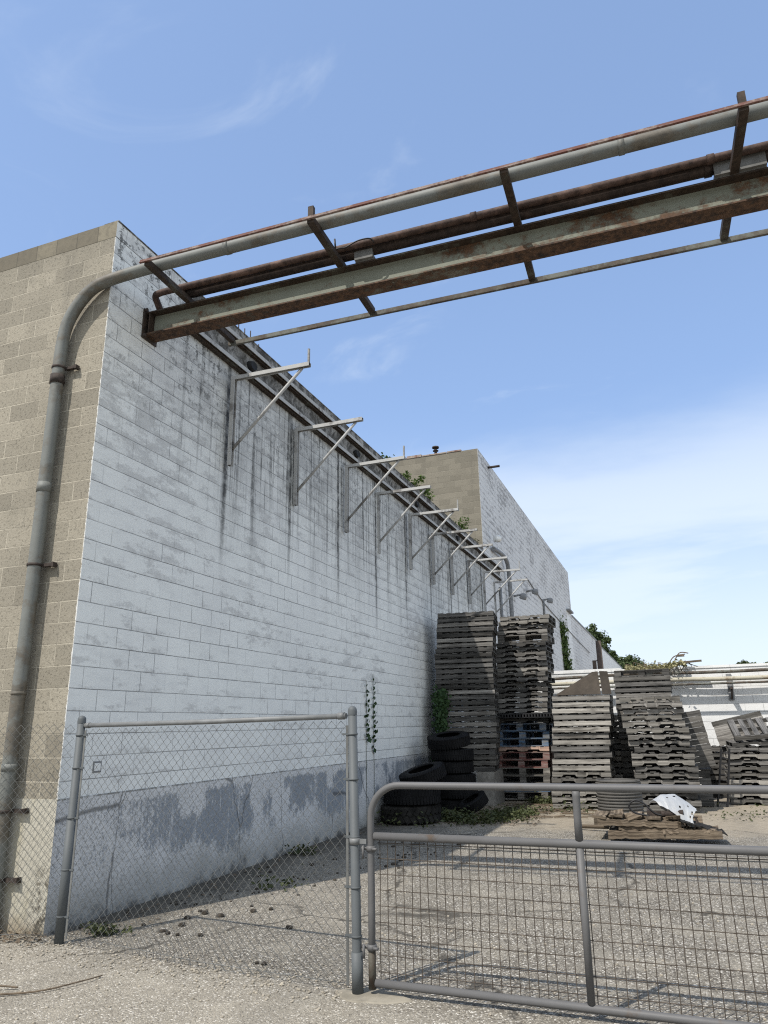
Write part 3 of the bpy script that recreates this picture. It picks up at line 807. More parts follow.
# ------------------------------------------------------------------ wall brackets
def make_bracket():
    t = thing('wall_bracket', (WX, 7.72, 0), 'x', 'bracket', 'triangular steel brackets along the white wall')
    y = 7.72
    m = MB(); m.box(WX + 0.005, WX + 1.18, y - 0.022, y + 0.022, 6.248, 6.258, 1)  # dark web paints in the shaded underside between the pale flanges
    for q in (-1, 1): m.box(WX + 0.005, WX + 1.182, y + q * 0.028 - 0.0055, y + q * 0.028 + 0.0055, 6.208, 6.262, 0)
    m.build('arm', ['legsteel', 'cross'], t)
    m = MB(); m.box(WX + 0.012, WX + 0.022, y - 0.026, y + 0.026, 4.98, 6.203, 1)
    for q in (-1, 1): m.box(WX + 0.010, WX + 0.068, y + q * 0.032 - 0.0055, y + q * 0.032 + 0.0055, 4.98, 6.205, 0)
    m.build('wall_leg', ['legsteel', 'cross'], t)
    m = MB(); m.tube([(WX + 0.05, y + 0.02, 5.22), (WX + 1.06, y + 0.02, 6.21)], 0.022, 8); m.build('brace', 'legsteel', t)
    return t
br0 = make_bracket()
tips = {0: 0.20, 2: 0.20, 4: 0.20, 8: 0.25}
brl = ['nearest to the rusty beam', 'second from the rusty beam', 'third from the rusty beam', 'fourth from the rusty beam', 'fifth from the rusty beam',
       'sixth from the rusty beam', 'seventh from the rusty beam', 'eighth from the rusty beam', 'last but one from the beam', 'farthest from the rusty beam']
for i, y in enumerate((7.72, 9.60, 11.42, 13.20, 14.95, 16.72, 18.5, 20.25, 22.0, 23.8)):
    t = br0 if i == 0 else copy_tree(br0)
    t.location = (WX, y, random.uniform(-0.02, 0.02)); t.rotation_euler = (random.uniform(-.012, .012), random.uniform(-0.012, 0.012), random.uniform(-0.03, 0.03))
    t['label'] = 'triangular steel wall bracket, ' + brl[i] + (', with upright tip' if i in tips else '')
for i, t in enumerate([o for o in list(col.objects) if o.name.startswith('wall_bracket')]):
    if i in tips:
        m = MB(); m.box(-0.012, 0.012, -0.014, 0.014, 0, tips[i]); me = m.mesh('tip_upright', 'bracket')
        part_mesh('tip_upright', me, t, (1.165, 0, 6.264))

# ------------------------------------------------------------------ pipe rack (local frame: x along the beam from the wall)
RO = V((WX, 5.995, 0)); RA = radians(1.75)
RM = Matrix.Translation(RO) @ Matrix.Rotation(RA, 4, 'Z')
def rp(x, y, z): return tuple(RM @ V((x, y, z)))
rack = thing('pipe_rack', tuple(RO), 'rusty green steel beam with crossmembers bolted to the white wall overhead', 'steel rack')
BL = 13.5
m = MB()
m.box(0.02, BL, -0.005, 0.005, 6.012, 6.268, 0, RM)
m.build('beam_web', 'beam', rack)
m = MB(); m.box(0.02, BL, -0.098, 0.098, 5.995, 6.011, 0, RM); m.build('beam_flange', 'flange', rack)
m = MB(); m.box(0.02, BL, -0.098, 0.098, 6.269, 6.285, 0, RM); m.build('beam_flange', 'cross', rack)
m = MB(); m.box(0.0, 0.018, -0.125, 0.135, 5.955, 6.325, 0, RM)
m.build('mounting_plate', 'cross', rack)
for (yy, z_) in ((-0.12, 6.30), (0.12, 6.30), (-0.12, 5.975)):
    m = MB(); m.tube([rp(0.018, yy, z_), rp(0.055, yy, z_)], 0.02, 6); m.build('bolt', 'clamp', rack)
m = MB(); m.box(0.06, 0.075, -0.095, 0.0, 6.013, 6.267, 0, RM); m.build('stiffener_plate', 'cross', rack)
cxs = [0.58, 2.45, 4.31, 6.23, 8.1, 10.0]
for i, cxx in enumerate(cxs):
    m = MB()
    w_ = 0.036 if i else 0.03
    m.box(cxx - w_, cxx + w_, -0.84, 0.865, 6.287, 6.295, 0, RM)
    m.box(cxx - w_ + 0.009, cxx + w_ - 0.009, -0.838, -0.828, 6.296, 6.35, 0, RM)
    m.box(cxx - w_, cxx - w_ + 0.008, -0.84, 0.865, 6.296, 6.35, 0, RM)
    m.box(cxx + w_ - 0.008, cxx + w_, -0.84, 0.865, 6.296, 6.35, 0, RM)
    m.build('crossmember', 'cross', rack)
    if i in (1, 3, 5):
        m = MB(); m.box(cxx - 0.028, cxx + 0.028, -0.842, -0.80, 6.352, 6.475, 0, RM); m.build('upright_clip', 'cross', rack)
m = MB(); m.box(0.50, BL, -0.866, -0.842, 6.318, 6.325, 0, RM); m.box(0.50, BL, -0.85, -0.842, 6.326, 6.358, 0, RM); m.build('angle_bar', 'redsteel', rack)
m = MB(); m.box(0.52, BL, 0.867, 0.903, 6.262, 6.27, 0, RM); m.box(0.52, BL, 0.867, 0.875, 6.271, 6.315, 0, RM); m.build('angle_bar', 'thin', rack)
for cxx, L in ((2.72, 0.20), (6.28, 0.42)):
    m = MB(); m.box(cxx - L / 2, cxx + L / 2, -0.13, -0.10, 6.30, 6.47 if L > .3 else 6.40, 0, RM); m.box(cxx - L / 2, cxx + L / 2, -0.10, 0.06, 6.286, 6.34, 0, RM)
    m.build('saddle_plate', 'saddle', rack)
m = MB(); m.tube(smooth_path([rp(2.47, -0.30, 6.35), rp(2.52, -0.29, 6.36), rp(2.58, -0.27, 6.37), rp(2.70, -0.25, 6.43), rp(2.82, -0.22, 6.45), rp(2.86, -0.18, 6.42)], 5), 0.008, 6)
m.tube([rp(2.48, -0.3, 6.35), rp(2.475, -0.31, 6.47)], 0.010, 6); m.build('loose_wire', 'plastic', rack)

# big grey pipe: along the rack, round the corner and down the tan front
PZ = 6.409
pts = [rp(x, -0.645 + 0.0, PZ) for x in (BL, 11, 8, 6, 4, 2.2, 1.0, 0.55)]
pts += [V((-4.98, 5.33, 6.375)), V((-5.19, 5.268, 6.305))]
bend = [(-5.34, 5.248, 6.24), (-5.47, 5.244, 6.13), (-5.575, 5.243, 5.99), (-5.64, 5.243, 5.84), (-5.668, 5.243, 5.66), (-5.675, 5.243, 5.45)]
down = [(-5.675, 5.243, 5.0), (-5.675, 5.243, 4.0), (-5.675, 5.243, 3.0), (-5.68, 5.243, 1.5), (-5.68, 5.243, 0.0)]
gp = thing('steel_pipe', (-5.62, 5.2, 0), 'long dull grey pipe running overhead and bending down the tan wall corner', 'pipe')
m = MB(); m.tube(smooth_path([V(p) for p in pts + bend + down], 7), 0.064, 18); m.build('tube', 'pipe', gp)
def ring(m, c, ax, r, L, seg=18):
    c, ax = V(c), V(ax).normalized()
    m.tube([c - ax * L / 2, c + ax * L / 2], r, seg)
for z_, nm, mt, r_, L in ((5.22, 'coupling', 'clamp', 0.070, 0.10), (4.02, 'coupling', 'pipe', 0.066, 0.10), (1.35, 'coupling', 'pipe', 0.066, 0.06), (2.0, 'coupling', 'pipe', 0.063, 0.03)):
    m = MB(); ring(m, (-5.677, 5.243, z_), (0, 0, 1), r_ + 0.004, L); m.build(nm, mt, gp)
for z_ in (5.36, 3.22, 0.98, 0.42):
    m = MB(); ring(m, (-5.677, 5.243, z_), (0, 0, 1), 0.071, 0.026); m.box(-5.62, -5.50, 5.275, 5.315, z_ - 0.016, z_ + 0.016); m.box(-5.50, -5.475, 5.275, 5.328, z_ - 0.022, z_ + 0.022)
    m.build('wall_clamp', 'clamp', gp)
for x_ in (1.42, 5.3, 9.0):
    m = MB(); ring(m, rp(x_, -0.645, PZ), RM.to_3x3() @ V((1, 0, 0)), 0.070, 0.05); m.build('coupling', 'pipe', gp)
rp1 = thing('steel_pipe', rp(0.6, -0.15, 6.35), 'slim brown rusty pipe, the upper of two lying on the overhead beam', 'pipe')
m = MB(); m.tube(smooth_path([rp(BL, -0.165, 6.45), rp(8, -0.165, 6.45), rp(4, -0.165, 6.45), rp(1.2, -0.165, 6.45), rp(0.52, -0.165, 6.45), rp(0.24, -0.165, 6.445), rp(0.17, -0.145, 6.43), rp(0.15, -0.08, 6.39), rp(0.15, 0.0, 6.31)], 6), 0.038, 14)
m.build('tube', 'rust', rp1)
for x_ in (3.9, 6.05, 7.7):
    m = MB(); ring(m, rp(x_, -0.165, 6.45), RM.to_3x3() @ V((1, 0, 0)), 0.046, 0.06); m.build('coupling', 'rust', rp1)
rp2 = thing('steel_pipe', rp(0.6, -0.03, 6.35), 'thick dark rusty pipe, the lower of two lying on the overhead beam', 'pipe')
m = MB(); m.tube([rp(BL, -0.068, 6.425), rp(6, -0.068, 6.425), rp(0.48, -0.068, 6.425)], 0.060, 16); m.build('tube', 'rustdark', rp2)
for x_ in (0.5, 6.0, 7.1):
    m = MB(); ring(m, rp(x_ + 0.03, -0.068, 6.425), RM.to_3x3() @ V((1, 0, 0)), 0.070, 0.06); m.build('end_cap' if x_ < 1 else 'coupling', 'rustdark', rp2)

# ------------------------------------------------------------------ chain link fence
def chain_link(m, a, b, z0, z1, p=0.039, r=0.0018, sag=None, thick=0.006):
    a, b = V(a), V(b); d = (b - a); L = d.length; d.normalize(); nrm = V((-d.y, d.x, 0))
    n = int(L / p); rows = int((z1 - z0) / p)
    for k in range(n):
        pts = []
        for j in range(rows + 1):
            s_ = (k + (1 if (j + k) % 2 else 0)) * p
            q = a + d * s_ + V((0, 0, z0 + j * p + (sag(s_ / L, j / rows) if sag else 0)))
            q += nrm * (thick * (0.5 if (j + k) % 2 else -0.5) + 0.02 * mnoise.noise(V((s_ * 1.3, j * p * 1.3, 2.0))))
            pts.append(q)
        m.tube(pts, r, 4, False, 0, True)
PL, PR = V((-4.884, 5.213, 0)), V((-2.114, 4.912, 0))
fence = thing('chain_link_fence', tuple((PL + PR) / 2), 'chain link fence panel between two grey posts beside the gate', 'fence')
def post(parent, base, top, r, name='post'):
    m = MB(); base, top = V(base), V(top)
    m.tube([base - V((0, 0, 0.2)), base, top], r, 20); o = m.build(name, 'post', parent)
    d = (top - base).normalized()
    m = MB()
    m.lathe([(r * 1.05, -0.03), (r * 1.05, 0.005), (r * 0.9, 0.018), (r * 0.5, 0.030), (0.001, 0.034)], 20, Matrix.Translation(top) @ V((0, 0, 1)).rotation_difference(d).to_matrix().to_4x4())
    c = m.build('cap', 'post', o)
    return o, d
pl, dl = post(fence, PL, PL + V((0.025, -0.012, 1.75)), 0.034)
pr, dr = post(fence, PR, PR + V((-0.03, 0.0, 1.76)), 0.0315)
m = MB(); m.tube([PR + V((0, 0, 0.0)), PR + V((-0.004, 0, 0.24))], 0.0375, 20); m.build('sleeve', 'post', pr)
m = MB(); m.tube([PL + V((0, 0, 0.0)), PL + V((0.012, -0.006, 0.93))], 0.0375, 20); m.build('sleeve', 'post', pl)
D = (PR - PL).normalized()
m = MB(); m.tube([PL + D * 0.045 + V((0.02, 0, 1.70)), PL + D * 1.4 + V((0, 0, 1.707)), PR - D * 0.05 + V((-0.03, 0, 1.725))], 0.020, 12); m.build('top_rail', 'galv', fence)
m = MB(); ring(m, PR - D * 0.09 + V((-0.03, 0, 1.725)), D, 0.025, 0.05); m.build('rail_cup', 'galv', fence)
m = MB(); ring(m, PL + D * 0.08 + V((0.02, 0, 1.70)), D, 0.024, 0.04); m.build('rail_cup', 'galv', fence)
m = MB(); chain_link(m, PL + D * 0.085, PR - D * 0.07, 0.03, 1.70, sag=lambda u, v: (1 - v) * (-0.02 + 0.03 * sin(u * 9)) + 0.025 * u * v); m.build('wire_mesh', 'wire', fence)
for q, nm in ((PL + D * 0.075, 0.0), (PR - D * 0.075, 0.0)):
    m = MB(); m.bar(q + V((0, 0, 0.04)), q + V((0.0, 0, 1.66)), 0.018, 0.005, (0, 1, 0)); m.build('tension_bar', 'wire', fence)
for z_ in (0.20, 0.55, 0.95, 1.35, 1.62):
    m = MB(); ring(m, PL + dl * z_, dl, 0.0385, 0.014); m.bar(PL + dl * z_, PL + dl * z_ + D * 0.085, 0.010, 0.014); m.build('tension_band', 'post', fence)
for z_ in (0.33, 0.62, 0.93, 1.30, 1.60):
    m = MB(); ring(m, PR + dr * z_, dr, 0.0352, 0.012); m.bar(PR + dr * z_ - D * 0.085, PR + dr * z_, 0.010, 0.014); m.build('tension_band', 'post', fence)
m = MB(); m.tube([PL + D * 0.08 + V((0, 0, 0.07)), PL + D * 1.5 + V((0, 0.0, 0.035)), PR - D * 0.07 + V((0, 0, 0.05))], 0.0025, 6); m.build('bottom_wire', 'wire', fence)

PL2 = V((-7.6, 4.55, 0))
fence2 = thing('chain_link_fence', tuple((PL + PL2) / 2), 'chain link fence continuing left from the left post across the tan wall', 'fence')
D2 = (PL2 - PL).normalized()
m = MB(); chain_link(m, PL + D2 * 0.05, PL2, 0.03, 1.72, sag=lambda u, v: 0.012 * sin(u * 13)); m.build('wire_mesh', 'wire', fence2)
post(fence2, PL2 + D2 * 0.06, PL2 + D2 * 0.06 + V((0, 0, 1.75)), 0.037)
m = MB(); m.tube([PL + D2 * 0.05 + V((0, 0, 0.06)), PL2 + V((0, 0, 0.05))], 0.0025, 6); m.build('bottom_wire', 'wire', fence2)

# ------------------------------------------------------------------ gate
GY = 4.93
gate = thing('field_gate', (0.2, GY, 0), 'grey tubular steel gate with welded wire panel across the yard entrance', 'gate')
GX0, GX1, GT, GM, GB = -2.019, 2.42, 1.262, 0.937, 0.064
m = MB()
arc = [(GX0 + 0.21 - 0.21 * cos(a), GY, GT - 0.21 + 0.21 * sin(a)) for a in [pi / 2 * k / 10 for k in range(11)]]
m.tube([(GX0, GY, 0.03), (GX0, GY, 0.5), (GX0, GY, 0.9)] + arc + [(-1.2, GY, GT), (0, GY, GT), (GX1 - 0.21, GY, GT)] + [(GX1 - 0.21 + 0.21 * sin(a), GY, GT - 0.21 + 0.21 * cos(a)) for a in [pi / 2 * k / 10 for k in range(1, 11)]] + [(GX1, GY, 0.03)], 0.0235, 18)
m.build('frame', 'gate', gate)
m = MB(); m.tube([(GX0 + 0.024, GY, GM), (GX1 - 0.024, GY, GM)], 0.0255, 18); m.build('middle_rail', 'gate', gate)
m = MB(); m.tube([(GX0 + 0.024, GY, GB + 0.004), (0, GY, GB - 0.006), (GX1 - 0.024, GY, GB)], 0.0235, 18); m.build('bottom_rail', 'gate', gate)
m = MB(); m.tube([(-0.648, GY, GB + 0.02), (-0.638, GY, GM - 0.022)], 0.023, 14); m.tube([(-0.637, GY, GM + 0.022), (-0.637, GY, GM + 0.15), (-0.634, GY, GT - 0.05), (-0.634, GY, GT - 0.02)], [0.025, 0.0235, 0.024, 0.026], 14); m.build('brace', 'gate', gate)
m = MB(); WY = GY + 0.028
x = GX0 + 0.05
k = 0
while x < GX1 - 0.05:
    bend_ = random.uniform(-0.004, 0.004)
    m.tube([(x, WY, 0.055), (x + bend_, WY + random.uniform(-.003, .003), 0.35), (x - bend_, WY, 0.65), (x + 0.004, WY, GM - 0.02)], 0.0030, 5, False); x += 0.0565; k += 1
for j in range(9):
    z_ = 0.12 + j * 0.096
    m.tube([(GX0 + 0.035, WY + 0.004, z_ + 0.004), (-0.9, WY + 0.004, z_ + random.uniform(-.004, .004)), (0.2, WY + 0.004, z_ + random.uniform(-.004, .004)), (GX1 - 0.03, WY + 0.004, z_)], 0.0030, 5, False)
m.build('wire_panel', 'gwire', gate)
m = MB(); m.tube([(GX0 + 0.04, GY + 0.027, 0.885), (-0.9, GY + 0.027, 0.873), (0.5, GY + 0.027, 0.877), (GX1, GY + 0.027, 0.88)], 0.0034, 6); m.build('wire_stay', 'wire', gate)
m = MB(); m.tube([(GX0, GY, 0.035), (GX0, GY, 0.26)], 0.0242, 18); m.build('rusty_foot', 'cross', gate)
for z_ in (0.27, 0.86):
    h_ = MB(); ring(h_, (GX0, GY, z_), (0, 0, 1), 0.031, 0.035); h_.tube([(GX0, GY, z_), (-2.085, 4.92, z_)], 0.010, 8)
    h_.tube([(GX0 + 0.02, GY - 0.025, z_), (GX0 + 0.055, GY - 0.03, z_)], 0.010, 6)
    h_.tube([(-2.065, 4.90, z_ - 0.06), (-2.065, 4.90, z_ + 0.02)], 0.009, 8)
    h_.build('hinge', 'gate', gate)
m = MB(); ring(m, PR + dr * 0.905, dr, 0.0365, 0.04); m.bar(PR + dr * 0.905, PR + dr * 0.905 + V((0.085, 0.0, 0)), 0.012, 0.03); m.build('hinge_strap', 'galv', gate)
gp2 = V((GX1 + 0.13, GY, 0)); post(gate, gp2, gp2 + V((0, 0, 1.6)), 0.043, 'latch_post')
# concrete footing of the right post
m = MB()
ngon = 48; ring_ = [(PR.x + 0.08 + 0.27 * cos(2 * pi * k / ngon) * (1 + .35 * mnoise.noise(V((cos(2 * pi * k / ngon) * 1.6, sin(2 * pi * k / ngon) * 1.6, 4)))), PR.y - 0.01 + 0.14 * sin(2 * pi * k / ngon) * (1 + .35 * mnoise.noise(V((cos(2 * pi * k / ngon) * 1.6, sin(2 * pi * k / ngon) * 1.6, 8))))) for k in range(ngon)]
bb = len(m.v)
m.v += [(x, y, -0.02) for x, y in ring_] + [(PR.x + 0.1 + (x - PR.x - 0.1) * .85, PR.y + (y - PR.y) * .85, 0.007) for x, y in ring_]
for k in range(ngon):
    m.face([bb + k, bb + (k + 1) % ngon, bb + ngon + (k + 1) % ngon, bb + ngon + k], None, 0, True)
m.face([bb + ngon + k for k in range(ngon)])
structure(m.build('footing', 'pad'))

# ------------------------------------------------------------------ pallets
PW, PD = 1.20, 1.02
def notch_stringer(m, y, h0, h1, w=PW, d=0.04):
    xs = [-w / 2, -w * 0.335, -w * 0.30, -w * 0.115, -w * 0.08, w * 0.08, w * 0.115, w * 0.30, w * 0.335, w / 2]
    n = (h1 - h0) * 0.48
    zs = [h0, h0, h0 + n, h0 + n, h0, h0, h0 + n, h0 + n, h0, h0]
    for i in range(len(xs) - 1):
        c = []
        for top in (0, 1):
            for yy in (y, y + d):
                for x, z in ((xs[i], zs[i]), (xs[i + 1], zs[i + 1])):
                    c.append((x, yy, h1 if top else z))
        m.hexa(c, 0, (xs[i + 1] - xs[i], d, h1 - h0))
def deck(m, z0, z1, count, wmin, seed, jag=0.012):
    rr = random.Random(seed)
    pitch = (PW - 0.12) / (count - 1)
    for i in range(count):
        xc = -PW / 2 + 0.06 + i * pitch + rr.uniform(-.008, .008)
        ww = wmin * rr.uniform(.85, 1.15)
        if i in (0, count - 1):
            ww = 0.12; xc = -PW / 2 + 0.06 if i == 0 else PW / 2 - 0.06
        ya, yb = 0.022 + rr.uniform(-jag, jag), PD - 0.01 + rr.uniform(-jag, jag)
        if rr.random() < 0.07 and 0 < i < count - 1:
            yb = PD * rr.uniform(.35, .7)
        m.box(xc - ww / 2, xc + ww / 2, ya, yb, z0, z1)
def stringer_pallet(mat, solid, seed, H_=0.115):
    """returns list of (name, mesh)"""
    out = []
    m = MB(); deck(m, H_ - 0.016, H_ - 0.002, 7, 0.105, seed); out.append(('top_deck', m.mesh('top_deck', 'dark' if mat in ('grey', 'pale', 'dark') else mat)))  # deck boards take dark wood, painting the shade in the gaps
    for y in (0.004, PD / 2 - 0.02, PD - 0.044):
        m = MB()
        if solid: m.box(-PW / 2, PW / 2, y, y + 0.04, 0.018, H_ - 0.018)
        else: notch_stringer(m, y, 0.018, H_ - 0.018)
        out.append(('stringer', m.mesh('stringer', mat)))
    m = MB(); deck(m, 0.001, 0.017, 5, 0.10, seed + 50); out.append(('bottom_deck', m.mesh('bottom_deck', 'dark' if mat in ('grey', 'dark') else mat)))  # dark wood again, for the shaded gap between pallets
    return out
def block_pallet(mat, mat2, seed, H_=0.166):
    out = []
    m = MB()
    for i in range(7):
        y = i * (PD - 0.11) / 6
        m.box(-PW / 2, PW / 2, y, y + 0.11, H_ - 0.02, H_ - 0.002)
    out.append(('top_deck', m.mesh('top_deck', mat)))
    m = MB()
    for x in (-PW / 2 + 0.07, 0, PW / 2 - 0.07):
        m.box(x - 0.07, x + 0.07, 0, PD, H_ - 0.040, H_ - 0.021)
    out.append(('stringer_board', m.mesh('stringer_board', mat)))
    for y in (0.003, PD / 2 - 0.05, PD - 0.103):
        for x in (-PW / 2 + 0.075, 0, PW / 2 - 0.075):
            m = MB(); m.box(x - 0.073, x + 0.073, y, y + 0.10, 0.02, H_ - 0.041)
            out.append(('spacer_block', m.mesh('spacer_block', mat2)))
    m = MB()
    for y in (0, PD / 2 - 0.05, PD - 0.10):
        m.box(-PW / 2, PW / 2, y - 0.001, y + 0.10, 0.001, 0.019)
    out.append(('bottom_deck', m.mesh('bottom_deck', mat)))
    return out
PROTO = {}
def pallet_kind(kind, mat):
    key = (kind, mat)
    if key not in PROTO:
        sd = len(PROTO) * 7 + 3
        if kind == 'solid': PROTO[key] = [stringer_pallet(mat, True, sd + k) for k in range(2)]
        elif kind == 'notched': PROTO[key] = [stringer_pallet(mat, False, sd + k) for k in range(3)]
        else: PROTO[key] = [block_pallet(mat, mat, sd)]
    return random.choice(PROTO[key])
NP = {'k': 0}
def pallet(kind, mat, x, y, z, rz=0.0, sx=1.0, label='', group=None, sz=1.0, rot=None):
    t = bpy.data.objects.new('wooden_pallet', None); col.objects.link(t); t.empty_display_size = 0.2
    t.location = (x, y, z); t.rotation_euler = rot if rot else (random.uniform(-.004, .004), random.uniform(-.006, .006), rz); t.scale = (sx, 1, sz)
    tag(t, label, 'pallet', group)
    for nm, me in pallet_kind(kind, mat):
        part_mesh(nm, me, t)
    NP['k'] += 1
    return t

def stack(xc0, xc1, y, z0, items, where, group, rz0=0.0, jx=0.02, jy=0.03, jr=0.015, sx=1.0, drift=None):
    """items from the bottom up: (kind, material, words, pitch)"""
    z = z0; n = len(items)
    for i, (kind, mat, words, pitch) in enumerate(items):
        f = i / max(1, n - 1)
        Hn = 0.166 if kind == 'block' else 0.115
        k = n - 1 - i
        pos = ORD[k] + (' from the top' if k else '')
        if i == 0 and n > 3: pos = 'bottom'
        xx = xc0 + (xc1 - xc0) * f + random.uniform(-jx, jx) + (drift(f) if drift else 0)
        pallet(kind, mat, xx, y + random.uniform(-jy, jy), z, rz0 + random.uniform(-jr, jr), sx * random.uniform(.985, 1.015),
               '%s pallet, %s in %s' % (words, pos, where), group, (pitch - 0.001) / Hn)
        z += pitch
    return z

def pick(*a): return random.choice(a)
# tall stack against the white wall, on two concrete blocks
blk = []
for x0, lb in ((-4.72, 'concrete block under the tall dark pallet stack, the one nearer the white wall'), (-3.92, 'pale concrete block under the tall dark pallet stack, beside the blue pallet stack')):
    m = MB(); m.box(x0 - 0.19, x0 + 0.19, 16.02, 16.95, 0, 0.335); m.box(x0 - 0.185, x0 + 0.19, 16.03, 16.94, 0.339, 0.68)
    tag(m.build('concrete_block', 'conc'), lb, 'block', 'concrete blocks under the tall stack')
items = [('solid', pick('dark', 'dark', 'dark', 'grey'), 'dark weathered wooden', 0.1145) for _ in range(30)]  # dark wood, toned down further for the shadow across this stack
stack(-4.34, -4.19, 16.0, 0.682, items, 'the tall stack by the wall', 'pallets of the tall stack by the white wall', 0.14, 0.012, 0.03, 0.012, 1.07, lambda f: 0.03 * sin(f * 7))
# second tall stack: painted block pallets below, notched grey above
items = [('block', 'grey', 'grey block', 0.168), ('block', 'blue', 'faded blue block', 0.168), ('block', 'grey', 'grey block', 0.168), ('block', 'pale', 'pale grey block', 0.168),
         ('block', 'red', 'faded red block', 0.168), ('block', 'red', 'reddish block', 0.168), ('notched', 'pink', 'faded orange wooden', 0.118),
         ('block', 'blue', 'blue painted block', 0.168), ('block', 'blue', 'blue painted block', 0.168), ('block', 'blue', 'blue painted block', 0.168), ('notched', 'dark', 'dark grey notched', 0.118)]
zt = stack(-3.38, -3.30, 17.2, 0.03, items, 'the blue-based stack', 'pallets of the blue-based stack', 0.01, 0.035, 0.03, 0.015, 1.0)
items = [('solid', 'dark', 'dark wooden', 0.12) for _ in range(15)]  # mostly hidden row, added so the openings in front stay dark
stack(-3.55, -3.45, 18.45, 0.0, items, 'the added stack behind the blue pallets', 'added dark pallets behind the blue pallets', 0.0, 0.03, 0.03, 0.02, 1.25)
items = [('solid', 'dark', 'dark wooden', 0.12) for _ in range(17)]  # added backing stack that keeps the bright wall out of the gaps
stack(-2.02, -2.0, 16.92, 0.0, items, 'the added stack behind the brown-sheet stack', 'added dark pallets behind the brown-sheet stack', 0.0, 0.03, 0.03, 0.02, 0.84)
items = [('solid', 'dark', 'dark wooden', 0.124) for _ in range(8)]  # added backing, darkens the gaps of the low right stack
stack(2.15, 2.15, 18.7, 0.0, items, 'the added stack behind the low right stack', 'added dark pallets behind the low right stack', 0.0, 0.03, 0.03, 0.02, 1.1)
# black plastic pallet sticking out
bp = thing('plastic_pallet', (-3.1, 16.95, zt), 'black slotted plastic pallet sticking out of the tall stack above the blue ones', 'pallet')
m = MB()
bm_ = Matrix.Translation((-3.1, 16.95, zt)) @ Matrix.Rotation(0.02, 4, 'Z')
m.box(-0.85, 0.85, 0, 1.1, 0.075, 0.10, 0, bm_); m.build('deck', 'plastic', bp)
m = MB()
for i in range(26):
    x = -0.85 + i * 1.66 / 25; m.box(x, x + 0.035, 0.0, 1.1, 0.018, 0.074, 0, bm_)
m.build('ribs', 'plastic', bp)
m = MB(); m.box(-0.85, 0.85, 0.005, 0.30, 0.0, 0.017, 0, bm_); m.box(-0.85, 0.85, 0.8, 1.09, 0.0, 0.017, 0, bm_); m.build('runner', 'plastic', bp)
items = [(('block' if i == 14 else 'notched'), pick('grey', 'grey', 'pale', 'grey', 'dark'), 'weathered grey notched' if i != 14 else 'weathered grey open-fronted', 0.166 if i == 14 else 0.1155) for i in range(19)]
stack(-3.24, -3.06, 17.2, zt + 0.102, items, 'the stack above the black plastic pallet', 'grey pallets above the black plastic pallet', 0.0, 0.03, 0.05, 0.02, 0.98, lambda f: -0.06 * sin(f * 3.1))
# third stack: notched below, solid above
items = [('notched', pick('pale', 'grey', 'pale'), 'pale weathered notched', 0.119) for _ in range(6)] + [('solid', pick('grey', 'pale', 'grey', 'dark', 'pale'), 'weathered grey solid-sided', 0.1235) for _ in range(12)]
st3top = stack(-1.93, -1.76, 15.75, 0.0, items, 'the stack under the brown sheet', 'pallets of the stack under the brown sheet', 0.0, 0.03, 0.03, 0.014, 0.95)
# bent brown sheet on top of it
t = thing('bent_sheet', (-1.72, 16.2, st3top), 'folded brown sheet lying like a tent on the pallet stack', 'sheet')
m = MB()
z = st3top + 0.005
def slab(m, q, th):
    q = [V(p) for p in q]; nn = (q[1] - q[0]).cross(q[2] - q[0]).normalized() * th
    n = len(q); b = len(m.v); m.v += [tuple(p) for p in q] + [tuple(p + nn) for p in q]
    m.face(list(range(b, b + n)), [(p.x, p.z) for p in q]); m.face([b + n + i for i in reversed(range(n))], [(p.x, p.z) for p in reversed(q)])
    for i in range(n):
        j = (i + 1) % n; m.face([b + j, b + i, b + n + i, b + n + j])
slab(m, [(-2.28, 15.80, z), (-1.36, 15.80, z), (-1.40, 16.02, z + 0.47), (-1.52, 16.05, z + 0.46)], 0.015)
m.build('front_panel', 'ply', t)
m = MB(); slab(m, [(-1.33, 15.80, z), (-1.17, 15.95, z), (-1.22, 16.14, z + 0.47), (-1.37, 16.02, z + 0.475)], 0.015); m.build('folded_flap', 'ply', t)
m = MB(); slab(m, [(-2.30, 16.3, z), (-1.5, 16.1, z + 0.34), (-1.4, 16.5, z + 0.33), (-2.2, 16.75, z)], 0.012); m.build('back_panel', 'ply', t)
# fourth stack (tall one behind) and the ragged one in front of it
items = [('solid', pick('grey', 'grey', 'dark'), 'weathered grey solid-sided', 0.1185) for _ in range(22)] + [('block', 'dark', 'dark open-fronted', 0.13)]
stack(-0.60, -0.575, 16.95, 0.0, items, 'the square stack behind the ragged one', 'pallets of the square stack behind the ragged one', 0.0, 0.015, 0.03, 0.012, 0.95)
items = [('notched', pick('grey', 'pale', 'grey', 'dark', 'grey'), 'weathered grey notched', 0.1185) for _ in range(18)]
stack(-0.33, -0.41, 15.55, 0.0, items, 'the ragged stack behind the drum', 'pallets of the ragged leaning stack', 0.05, 0.05, 0.07, 0.05, 0.94, lambda f: 0.10 * sin(f * 3.6) - 0.02)
# narrow column glimpsed between the third and fourth stacks
items = [('solid', pick('grey', 'dark', 'pale'), 'short weathered', 0.12) for _ in range(15)]
stack(-1.19, -1.27, 17.0, 0.0, items, 'the narrow column left of the ragged stack', 'pallets of the narrow column between stacks', 0.0, 0.03, 0.05, 0.02, 0.45)
